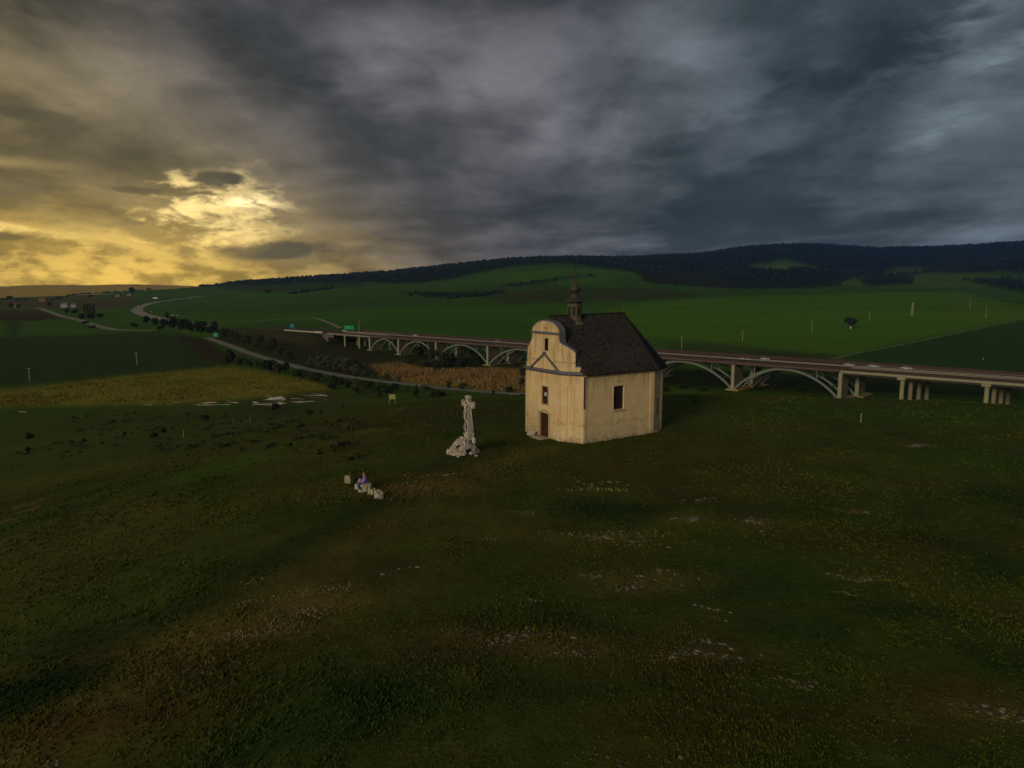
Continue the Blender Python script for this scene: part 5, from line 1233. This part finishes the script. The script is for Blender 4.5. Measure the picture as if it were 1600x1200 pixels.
# named, clearly separate bushes
for px, py, w_, hp, mi, lb in ((429, 642, 22, 15, 0, 'round dark bush just in front of the bright marsh water'), (484, 649, 16, 10, 0, 'dark low bush on the slope right of the marsh'), (501, 646, 9, 6, 0, 'little dark bush right of the low bush near the marsh'), (536, 638, 7, 6, 0, 'small dark bush at the foot of the brown slope'),
                           (48, 684, 17, 11, 0, 'wide dark bush on the left slope'), (45, 709, 9, 13, 0, 'upright dark bush by itself at the far left'), (132, 690, 11, 7, 0, 'dark bush with a pointed top in the middle of the left slope'), (240, 685, 20, 10, 0, 'broad dark bush right of centre on the left slope'),
                           (255, 676, 12, 12, 0, 'peaked dark bush behind the broad bush on the left slope'), (195, 681, 9, 8, 0, 'small dark bush on a mound of the left slope'), (177, 661, 10, 5, 0, 'flat dark bush on the green strip above the left slope'), (293, 651, 13, 9, 1, 'greenish bush in the scrub below the marsh'),
                           (322, 655, 26, 8, 0, 'long low dark bush in the scrub below the marsh'), (377, 660, 7, 5, 0, 'tiny dark bush beside the pale stake'), (352, 649, 6, 5, 0, 'tiny dark bush above the scrub'), (212, 646, 7, 4, 0, 'small dark dot of a bush on the green strip'), (116, 653, 7, 4, 0, 'small bush at the left of the green strip'), (135, 652, 6, 4, 0, 'smallest bush of the pair at the left of the green strip'),
                           (702, 607, 15, 15, 1, 'bushy dark shrub standing in front of the brown reed field, left one'), (723, 609, 17, 13, 3, 'spiky green shrub on the brown reed field, middle one'), (795, 612, 19, 10, 0, 'low round shrub at the right of the brown reed field'), (771, 616, 8, 8, 0, 'little dark shrub at the end of the asphalt road'),
                           (604, 594, 24, 13, 2, 'wide grey-green shrub above the road at the left of the reed field'), (583, 592, 11, 8, 2, 'small grey shrub left of the wide shrub above the road'), (622, 596, 11, 7, 2, 'small shrub right of the wide shrub above the road'), (650, 615, 12, 16, 0, 'tall square dark bush covering the road edge'), (676, 621, 22, 12, 0, 'low dark bush below the road, left of the cross'),
                           (650, 622, 14, 14, 0, 'dark bush below the road under the tall square one'), (618, 607, 18, 9, 0, 'dark bush below the road behind the yellow board'), (545, 606, 13, 15, 0, 'dark upright bush below the road at the marsh edge'), (635, 612, 12, 9, 3, 'green bush right of the yellow board')):
    bush(px, py, w_, hp, mi, lb, None)
# belt of bushes along the lower side of the road
belt = [(362, 566, 22, 16), (376, 571, 20, 14), (392, 573, 15, 9), (408, 577, 22, 13), (423, 583, 26, 16), (437, 586, 20, 16), (447, 580, 10, 12), (458, 588, 18, 9), (470, 592, 20, 11), (485, 594, 22, 12), (500, 597, 22, 12), (515, 600, 22, 12), (530, 602, 20, 11), (562, 606, 20, 12), (578, 608, 18, 11), (592, 612, 20, 12), (606, 614, 18, 9), (560, 616, 16, 10), (520, 608, 16, 8), (664, 609, 14, 7), (690, 618, 14, 7), (590, 620, 14, 8)]
for q, (px, py, w_, hp) in enumerate(belt): bush(px, py, w_*1.45, hp*1.35, [0, 1, 0, 3][q % 4], 'dark bush below the asphalt road, %s from the left end of the belt' % ordn(belt, q), 'bushes of the belt along the lower side of the road')
# bare grey-green grove between road and viaduct
LST = [(487, 572, 22, 18), (500, 576, 26, 22), (515, 578, 28, 24), (530, 580, 28, 23), (545, 583, 28, 26), (558, 586, 26, 20), (570, 588, 18, 12), (508, 570, 24, 17), (535, 573, 26, 18), (553, 576, 22, 18)]
for q, (px, py, w_, hp) in enumerate(LST):
    tree(px, py, w_, hp, 2, 'rounded grey-green tree between road and viaduct, %s from the left' % ordn(LST, q), 'trees of the low grove between road and viaduct', trunk=.05)
LST = [(385, 541, 20, 20), (402, 546, 20, 20), (420, 551, 22, 22), (436, 557, 20, 18), (350, 527, 22, 16), (368, 534, 22, 18), (452, 561, 20, 13), (405, 536, 20, 14), (425, 541, 20, 14)]
for q, (px, py, w_, hp) in enumerate(LST):
    tree(px, py, w_, hp, 1, 'dull olive tree above the asphalt road, %s from the left in its row' % ordn(LST, q), 'trees in the row on the upper side of the asphalt road', trunk=.05)
LST = [(228, 507, 14, 14), (243, 509, 12, 13), (257, 512, 14, 18), (270, 516, 18, 22), (284, 518, 18, 20), (298, 521, 20, 22), (313, 523, 20, 22), (330, 524, 20, 20), (262, 500, 8, 12), (250, 516, 14, 9), (210, 512, 14, 8), (292, 510, 16, 12), (318, 512, 16, 12), (335, 510, 14, 10), (278, 506, 12, 10)]
for q, (px, py, w_, hp) in enumerate(LST):
    tree(px, py, w_, hp, 0, 'dark tree of the dense grove beside the motorway, %s from the left' % ordn(LST, q), 'trees of the dense grove beside the motorway', trunk=.05)
LST = [(133, 494, 7, 22), (138, 494, 7, 22.5), (143, 494, 7, 22), (147, 494, 6, 21)]
for q, (px, py, w_, hp) in enumerate(LST):
    tree(px, py, w_, hp, 2, 'tall poplar of the square dark clump, %s from the left' % ordn(LST, q), 'poplars of the square clump', 'poplar_tree', trunk=.02)
for px, py, w_, hp, lb in ((19, 482, 9, 9, 'dark tree left of the pale far house'), (28, 482, 6, 7, 'small tree right of the pale far house'), (77, 478, 8, 7, 'dark tree at the top of the light country road'), (104, 492, 8, 12, 'dark tree below the whitish far house'), (116, 492, 12, 10, 'broad dark tree left of the poplar clump'), (128, 500, 12, 10, 'dark tree over the country road'),
                           (15, 468, 9, 7, 'dark tree on the far left skyline'), (133, 507, 12, 7, 'low dark tree below the country road, left'), (144, 514, 12, 7, 'low dark tree below the country road, right'), (143, 499, 14, 9, 'dark tree at the foot of the poplar clump'), (157, 497, 12, 9, 'dark tree right of the poplar clump'),
                           (140, 464, 10, 5, 'dark tree cluster on the low far ridge'), (207, 457, 12, 8, 'rounded tree on the knoll by the far left valley'), (418, 458, 12, 6, 'small round tree in the pale green hillside field'), (1310, 446, 12, 7, 'dark tree at the foot of the right woods')):
    tree(px, py, w_, hp, 0, lb, None, trunk=.05)
LST = [(818, 590, 18, 22), (700, 571, 30, 20), (675, 565, 24, 24), (655, 560, 22, 20), (690, 572, 40, 12), (720, 574, 30, 12), (740, 560, 22, 18), (722, 556, 18, 14), (640, 568, 16, 8), (815, 604, 12, 14), (664, 572, 30, 10), (748, 568, 24, 12)]
for q, (px, py, w_, hp) in enumerate(LST):
    tree(px, py, w_, hp, [1, 0][q % 2], 'dark tree under the arches left of the chapel, %s from the left' % ordn(LST, q), 'trees under the arches left of the chapel', trunk=.02)
LST = [(1040, 612, 20, 10), (1068, 607, 26, 9), (1100, 610, 24, 8), (1185, 607, 24, 6), (1215, 606, 26, 7), (1250, 610, 26, 7), (1285, 611, 18, 5)]
for q, (px, py, w_, hp) in enumerate(LST):
    bush(px, py, w_, hp, 0, 'low dark scrub under the arches right of the chapel, %s from the left' % ordn(LST, q), 'scrub bushes under the arches right of the chapel')

# ------------------------------------------------------------------ woods on the far hills (one mass)
def lump(seed, k=5):
    rr = random.Random(seed); mb = MB(); m_ = 3
    mb.lathe([(.30, 0), (.52, .35), (.42, .72), (.10, 1.0)], k, rot=rr.random()); mb.v = [(x*rr.uniform(.8, 1.2), y*rr.uniform(.8, 1.2), z*rr.uniform(.9, 1.1)) for x, y, z in mb.v]
    return np.array(mb.v), [tuple(f) for f in mb.f if len(f) == 4]
fr_, fc_ = np.nonzero((forest_f > .5) & (np.abs(AD) < 43))
rs_ = np.random.RandomState(3); pick = rs_.choice(len(fr_), min(len(fr_), 20000), replace=False)
Lv = [lump(k) for k in range(4)]; VV, FF, off = [], [], 0
lu, lf = [l[0] for l in Lv], [np.array(l[1]) for l in Lv]
for q, i in enumerate(pick):
    r_, c_ = fr_[i], fc_[i]; k = q % 4; x, y, z = TX[r_, c_], TY[r_, c_], TZ[r_, c_]
    jr = RR[r_, c_]*.012; x += rs_.uniform(-jr, jr)*.4; y += rs_.uniform(-jr, jr); hh = rs_.uniform(5, 11)*(.55 if RR[r_, c_] < 2400 else 1.0)*(.75+.25*min(1, RR[r_, c_]/3000)); ww = hh*rs_.uniform(.7, 1.3)
    VV.append(lu[k]*np.array([ww, ww, hh])+np.array([x, y, z-1.5])); FF.append(lf[k]+off); off += len(lu[k])
fm_ = mat('woodland_canopy', (.016, .024, .020), .95, .4, .01, obj_coord=False)
o = link('forest', np_mesh('forest', np.concatenate(VV), np.concatenate(FF), fm_, True)); tag(o, kind='stuff')
# treeline trees on the low left ridges
VV, FF, off = [], [], 0
for (x0, y0, x1, y1, cnt, hp) in ((85, 465.5, 130, 458.5, 26, 2.2), (130, 458.5, 200, 455.5, 34, 2.6), (200, 456, 290, 446, 50, 2.6), (290, 447, 360, 445, 50, 3), (355, 444, 480, 434, 60, 3), (0, 467, 85, 467, 22, 2.4), (450, 459, 520, 450, 40, 3), (640, 461, 690, 465, 26, 3), (700, 466, 760, 460, 26, 3)):
    for q in range(cnt):
        t_ = rs_.rand(); px, py = x0+(x1-x0)*t_, y0+(y1-y0)*t_+1.2; g = ground(px, py); k = q % 4
        if g.y > 6000: continue
        hh = hp*g.y/F_PX*rs_.uniform(.6, 1.4); ww = hh*rs_.uniform(.8, 2.0); VV.append(lu[k]*np.array([ww, ww, hh])+np.array([g.x, g.y, g.z-.5])); FF.append(lf[k]+off); off += len(lu[k])
o = link('hedgerow', np_mesh('hedgerow', np.concatenate(VV), np.concatenate(FF), fm_, True)); tag(o, kind='stuff')

# ------------------------------------------------------------------ grass, rubble, flowers on the hilltop
rs_ = np.random.RandomState(11)
NTF = 52000; u_ = rs_.rand(NTF); rr_ = 15*(120/15)**u_; aa_ = np.radians(rs_.uniform(-41, 41, NTF)); gx, gy = rr_*np.sin(aa_), rr_*np.cos(aa_)
dens = fbm(gx, gy, 7, 3, 61)+.5*fbm(gx, gy, 1.8, 2, 63); keep = dens > rs_.uniform(-.9, .45, NTF)
dloc_x, dloc_y = (gx-CH_O.x)*CH_T.x+(gy-CH_O.y)*CH_T.y, (gx-CH_O.x)*CH_A.x+(gy-CH_O.y)*CH_A.y
keep &= ~((np.abs(dloc_x) < 4.5) & (dloc_y > -.1) & (dloc_y < 13.5))
gx, gy, rr_, dens = gx[keep], gy[keep], rr_[keep], dens[keep]; ng = len(gx); gz = H(gx, gy)
# colour of the turf below
ri = np.clip(np.searchsorted(rs, rr_), 0, nr-1); ci = np.clip(((np.degrees(np.arctan2(gx, gy))+47)/94*759).astype(int), 0, 759); gc = C[ri, ci]
VB, CB, FB = [], [], []
for b in range(4):
    a = rs_.uniform(0, 6.28, ng); sp_ = rs_.uniform(.02, .12, ng); hh = (.04+.09*np.clip(dens+.4, 0, 1))*rs_.uniform(.6, 1.5, ng); w_ = (.018+.0009*rr_)*rs_.uniform(.8, 1.6, ng)
    bx, by = gx+np.cos(a)*sp_, gy+np.sin(a)*sp_; lx, ly = rs_.normal(0, .07, ng), rs_.normal(0, .07, ng); a2 = rs_.uniform(0, 6.28, ng)
    p0 = np.stack([bx-np.cos(a2)*w_, by-np.sin(a2)*w_, gz-.03], 1); p1 = np.stack([bx+np.cos(a2)*w_, by+np.sin(a2)*w_, gz-.03], 1); p2 = np.stack([bx+lx, by+ly, gz+hh], 1)
    VB.append(np.stack([p0, p1, p2], 1).reshape(-1, 3)); kk = rs_.uniform(.85, 1.35, (ng, 1)); cc = np.clip(gc*kk*np.array([1.0, 1.06, .9]), 0, 1)
    dry = rs_.rand(ng) < .05; cc[dry] = cc[dry]*np.array([1.5, 1.4, 1.2]); CB.append(np.repeat(cc, 3, 0))
VB, CB = np.concatenate(VB), np.concatenate(CB); o = link('grass', np_mesh('grass', VB, np.arange(len(VB)).reshape(-1, 3), attr_mat('grass_blades', .9, .15, 1), False, CB)); tag(o, kind='stuff')
# limestone rubble showing through the turf
ROCKS = [((800, 997), 2.2, .40, 150), ((890, 1022), 1.3, .25, 50), ((1080, 1025), 1.8, .22, 120), ((1110, 1010), .8, .2, 40), ((1000, 912), 1.6, .45, 120), ((1040, 898), 1.6, .35, 70), ((940, 838), 2.4, .35, 150), ((1000, 850), 1.2, .3, 50), ((1350, 903), 1.3, .16, 110), ((1320, 925), .7, .2, 30),
         ((1436, 695), 1.4, .35, 90), ((1075, 815), .9, .5, 60), ((1100, 787), 1.0, .3, 35), ((1183, 820), .8, .8, 60), ((1335, 798), 1.5, .4, 45), ((945, 757), 1.4, .5, 80), ((920, 895), 1.0, .2, 60), ((870, 940), 1.5, .2, 40), ((1560, 1115), 1.3, .35, 90), ((1245, 1065), .7, .25, 40),
         ((820, 806), .7, .25, 30), ((1105, 950), .8, .2, 30), ((400, 905), .5, .3, 25), ((660, 888), 1.5, .8, 14), ((1125, 968), .5, .1, 16), ((90, 1190), .5, .3, 30), ((970, 1192), 1.4, .15, 40), ((600, 897), .3, .2, 10)]
ico = []
for k in range(4):
    me = rock_mesh('tmp', 1.0, 60+k, rubm, (1.2, .9, .5), 1); v_ = np.array([tuple(v.co) for v in me.vertices]); f_ = np.array([tuple(p.vertices) for p in me.polygons]); ico.append((v_, f_)); bpy.data.meshes.remove(me)
VV, FF, CL, off = [], [], [], 0
def addrock(x, y, s_, col):
    global off
    k = rs_.randint(4); a = rs_.uniform(0, 6.28); ca, sa = math.cos(a), math.sin(a); v_ = ico[k][0]*s_; v_ = np.stack([v_[:, 0]*ca-v_[:, 1]*sa, v_[:, 0]*sa+v_[:, 1]*ca, v_[:, 2]], 1)
    VV.append(v_+np.array([x, y, h(x, y)-s_*.10])); FF.append(ico[k][1]+off); CL.append(np.tile(col, (len(v_), 1))); off += len(v_)
for (pp, rx, ry, cnt) in ROCKS:
    g = ground(*pp); tl = rs_.uniform(-.25, .35)
    for q in range(cnt):
        ex, ey = rs_.normal(0, rx*.55), rs_.normal(0, ry*.6); s_ = .018+.13*rs_.rand()**3; y = g.y+ey+ex*tl*.35+.35*math.sin(ex*2.1+g.x); x = g.x+ex
        addrock(x, y, s_*min(1.6, max(1, g.y/34)), np.array((.17, .145, .092))*rs_.uniform(.3, 1.25))
for q in range(500):
    r_ = 17*(90/17)**rs_.rand(); a = math.radians(rs_.uniform(-38, 38)); x, y = r_*math.sin(a), r_*math.cos(a)
    if float(fbm(np.array([x]), np.array([y]), 14, 2, 881)[0]) > .05: addrock(x, y, rs_.uniform(.02, .06), np.array((.15, .12, .07))*rs_.uniform(.5, 1.1))
o = link('limestone_rubble', np_mesh('limestone_rubble', np.concatenate(VV), np.concatenate(FF), attr_mat('rubble', .95, .35, 6, .01), False, np.concatenate(CL))); tag(o, kind='stuff')
# dry pale tufts on the worn bank and flowers in the grass
VV, CL = [], []
for (pp, rx, ry, cnt, col, hh, w_) in (((495, 925), 1.5, .4, 260, (.30, .22, .10), .10, .035), ((465, 960), 1.3, .35, 260, (.30, .21, .10), .10, .035), ((420, 985), 1.3, .35, 260, (.26, .19, .09), .10, .035), ((370, 995), 1.0, .3, 160, (.26, .20, .09), .10, .03), ((385, 945), .6, .3, 80, (.28, .22, .10), .1, .03), ((300, 1045), 1.4, .4, 160, (.20, .16, .07), .10, .03),
                                      ((640, 760), 3.5, 1.2, 220, (.24, .17, .08), .10, .05), ((680, 745), 3, .5, 120, (.28, .21, .09), .1, .05), ((940, 768), 2.5, .5, 160, (.26, .24, .08), .12, .05), ((970, 836), 3, .5, 200, (.24, .22, .06), .1, .04), ((780, 842), 1.8, .4, 50, (.26, .20, .07), .1, .03),
                                      ((480, 1065), 1.6, .7, 90, (.42, .42, .18), .16, .020), ((500, 1110), 2.0, .8, 130, (.40, .44, .12), .14, .018), ((420, 1160), 1.3, .6, 70, (.45, .45, .10), .14, .016), ((330, 1155), .5, .3, 14, (.6, .5, .4), .16, .018), ((90, 1190), .5, .3, 40, (.5, .45, .3), .1, .02), ((350, 955), .8, .5, 30, (.35, .36, .22), .14, .02),
                                      ((780, 1170), 1.6, .6, 60, (.30, .42, .05), .12, .016), ((1120, 1000), 8, 4, 90, (.34, .32, .14), .12, .016), ((1240, 980), 2, 1, 40, (.28, .34, .05), .14, .02), ((1500, 1000), 6, 4, 70, (.34, .32, .16), .12, .016), ((700, 820), 9, 5, 60, (.40, .38, .18), .12, .018), ((250, 860), 9, 6, 70, (.36, .36, .18), .12, .02)):
    g = ground(*pp); x = g.x+rs_.normal(0, rx*.6, cnt); y = g.y+rs_.normal(0, ry*.6, cnt)+(x-g.x)*.25*(1 if pp[0] < 600 and pp[1] < 1050 else 0); z = H(x, y); a = rs_.uniform(0, 6.28, cnt)
    up = hh*rs_.uniform(.4, 1.2, cnt); flat = w_ < .025
    if flat: q = [np.stack([x+w_*dx_, y+w_*dy_, z+up+dz_*w_], 1) for dx_, dy_, dz_ in ((-1, 0, -.3), (0, -1, .5), (1, .3, .3))]
    else: q = [np.stack([x-np.cos(a)*w_, y-np.sin(a)*w_, z-.02], 1), np.stack([x+np.cos(a)*w_, y+np.sin(a)*w_, z-.02], 1), np.stack([x+rs_.normal(0, .08, cnt), y+rs_.normal(0, .08, cnt), z+up], 1)]
    VV.append(np.stack(q, 1).reshape(-1, 3)); CL.append(np.repeat(np.array(col)*rs_.uniform(.5, 1.15, (cnt, 1)), 3, 0))
VV = np.concatenate(VV); o = link('dry_grass_and_wildflowers', np_mesh('dry_grass_and_wildflowers', VV, np.arange(len(VV)).reshape(-1, 3), attr_mat('dry_tufts', .9, .15, 1), False, np.concatenate(CL))); tag(o, kind='stuff')
# scrub tussocks on the left slope
VV, CL, FF = [], [], []
for q in range(240):
    px, py = rs_.uniform(0, 560), rs_.uniform(640, 720)
    if float(fbm(np.array([px*.7]), np.array([py*3.0]), 60, 3, 5)[0]) < .05: continue
    g = ground(px, py); s_ = rs_.uniform(.3, 1.1); nl = 26; d = rs_.normal(size=(nl, 3))*np.array([s_, s_, s_*.3])*.6; P = d+np.array([g.x, g.y, g.z+s_*.2]); a = rs_.normal(size=(nl, 3))*.16
    VV.append(np.stack([P-a, P+a, P+rs_.normal(size=(nl, 3))*.16], 1).reshape(-1, 3)); CL.append(np.repeat(np.array((.030, .032, .016))*rs_.uniform(.5, 1.6, (nl, 1)), 3, 0))
VV = np.concatenate(VV); o = link('scrub', np_mesh('scrub', VV, np.arange(len(VV)).reshape(-1, 3), attr_mat('scrub_leaves', .9, .15, 1), False, np.concatenate(CL))); tag(o, kind='stuff')

# reeds and dry stalks standing in the two pale fields
VV, CL = [], []
for (poly_px, cnt, hh, w_, col) in (([(580, 573), (620, 570), (680, 578), (790, 577), (815, 580), (815, 611), (760, 608), (660, 598), (605, 589)], 9000, 1.7, .28, (.27, .165, .065)), ([(0, 614), (150, 596), (330, 578), (370, 577), (420, 584), (500, 602), (430, 616), (330, 623), (200, 629), (0, 634)], 9000, .7, .30, (.20, .145, .030))):
    g = [ground(*p) for p in poly_px]; pl_ = [(p.x, p.y) for p in g]; xs = [p[0] for p in pl_]; ys = [p[1] for p in pl_]
    X = rs_.uniform(min(xs), max(xs), cnt*4); Y = rs_.uniform(min(ys), max(ys), cnt*4); f = fbm(X, Y, 14, 3, 41)
    k = pip(X, Y, pl_) & (f > rs_.uniform(-.8, .5, len(X))); X, Y, f = X[k][:cnt], Y[k][:cnt], f[k][:cnt]; z = H(X, Y); n_ = len(X); u = hh*rs_.uniform(.4, 1.2, n_)*(1+.6*f); a = rs_.uniform(0, 6.28, n_)
    q = [np.stack([X-np.cos(a)*w_, Y-np.sin(a)*w_, z-.1], 1), np.stack([X+np.cos(a)*w_, Y+np.sin(a)*w_, z-.1], 1), np.stack([X+rs_.normal(0, .3, n_), Y+rs_.normal(0, .3, n_), z+u], 1)]
    VV.append(np.stack(q, 1).reshape(-1, 3)); CL.append(np.repeat(np.array(col)*rs_.uniform(.45, 1.25, (n_, 1)), 3, 0))
VV = np.concatenate(VV); o = link('reeds', np_mesh('reeds', VV, np.arange(len(VV)).reshape(-1, 3), attr_mat('reed_stalks', .9, .15, 1), False, np.concatenate(CL))); tag(o, kind='stuff')
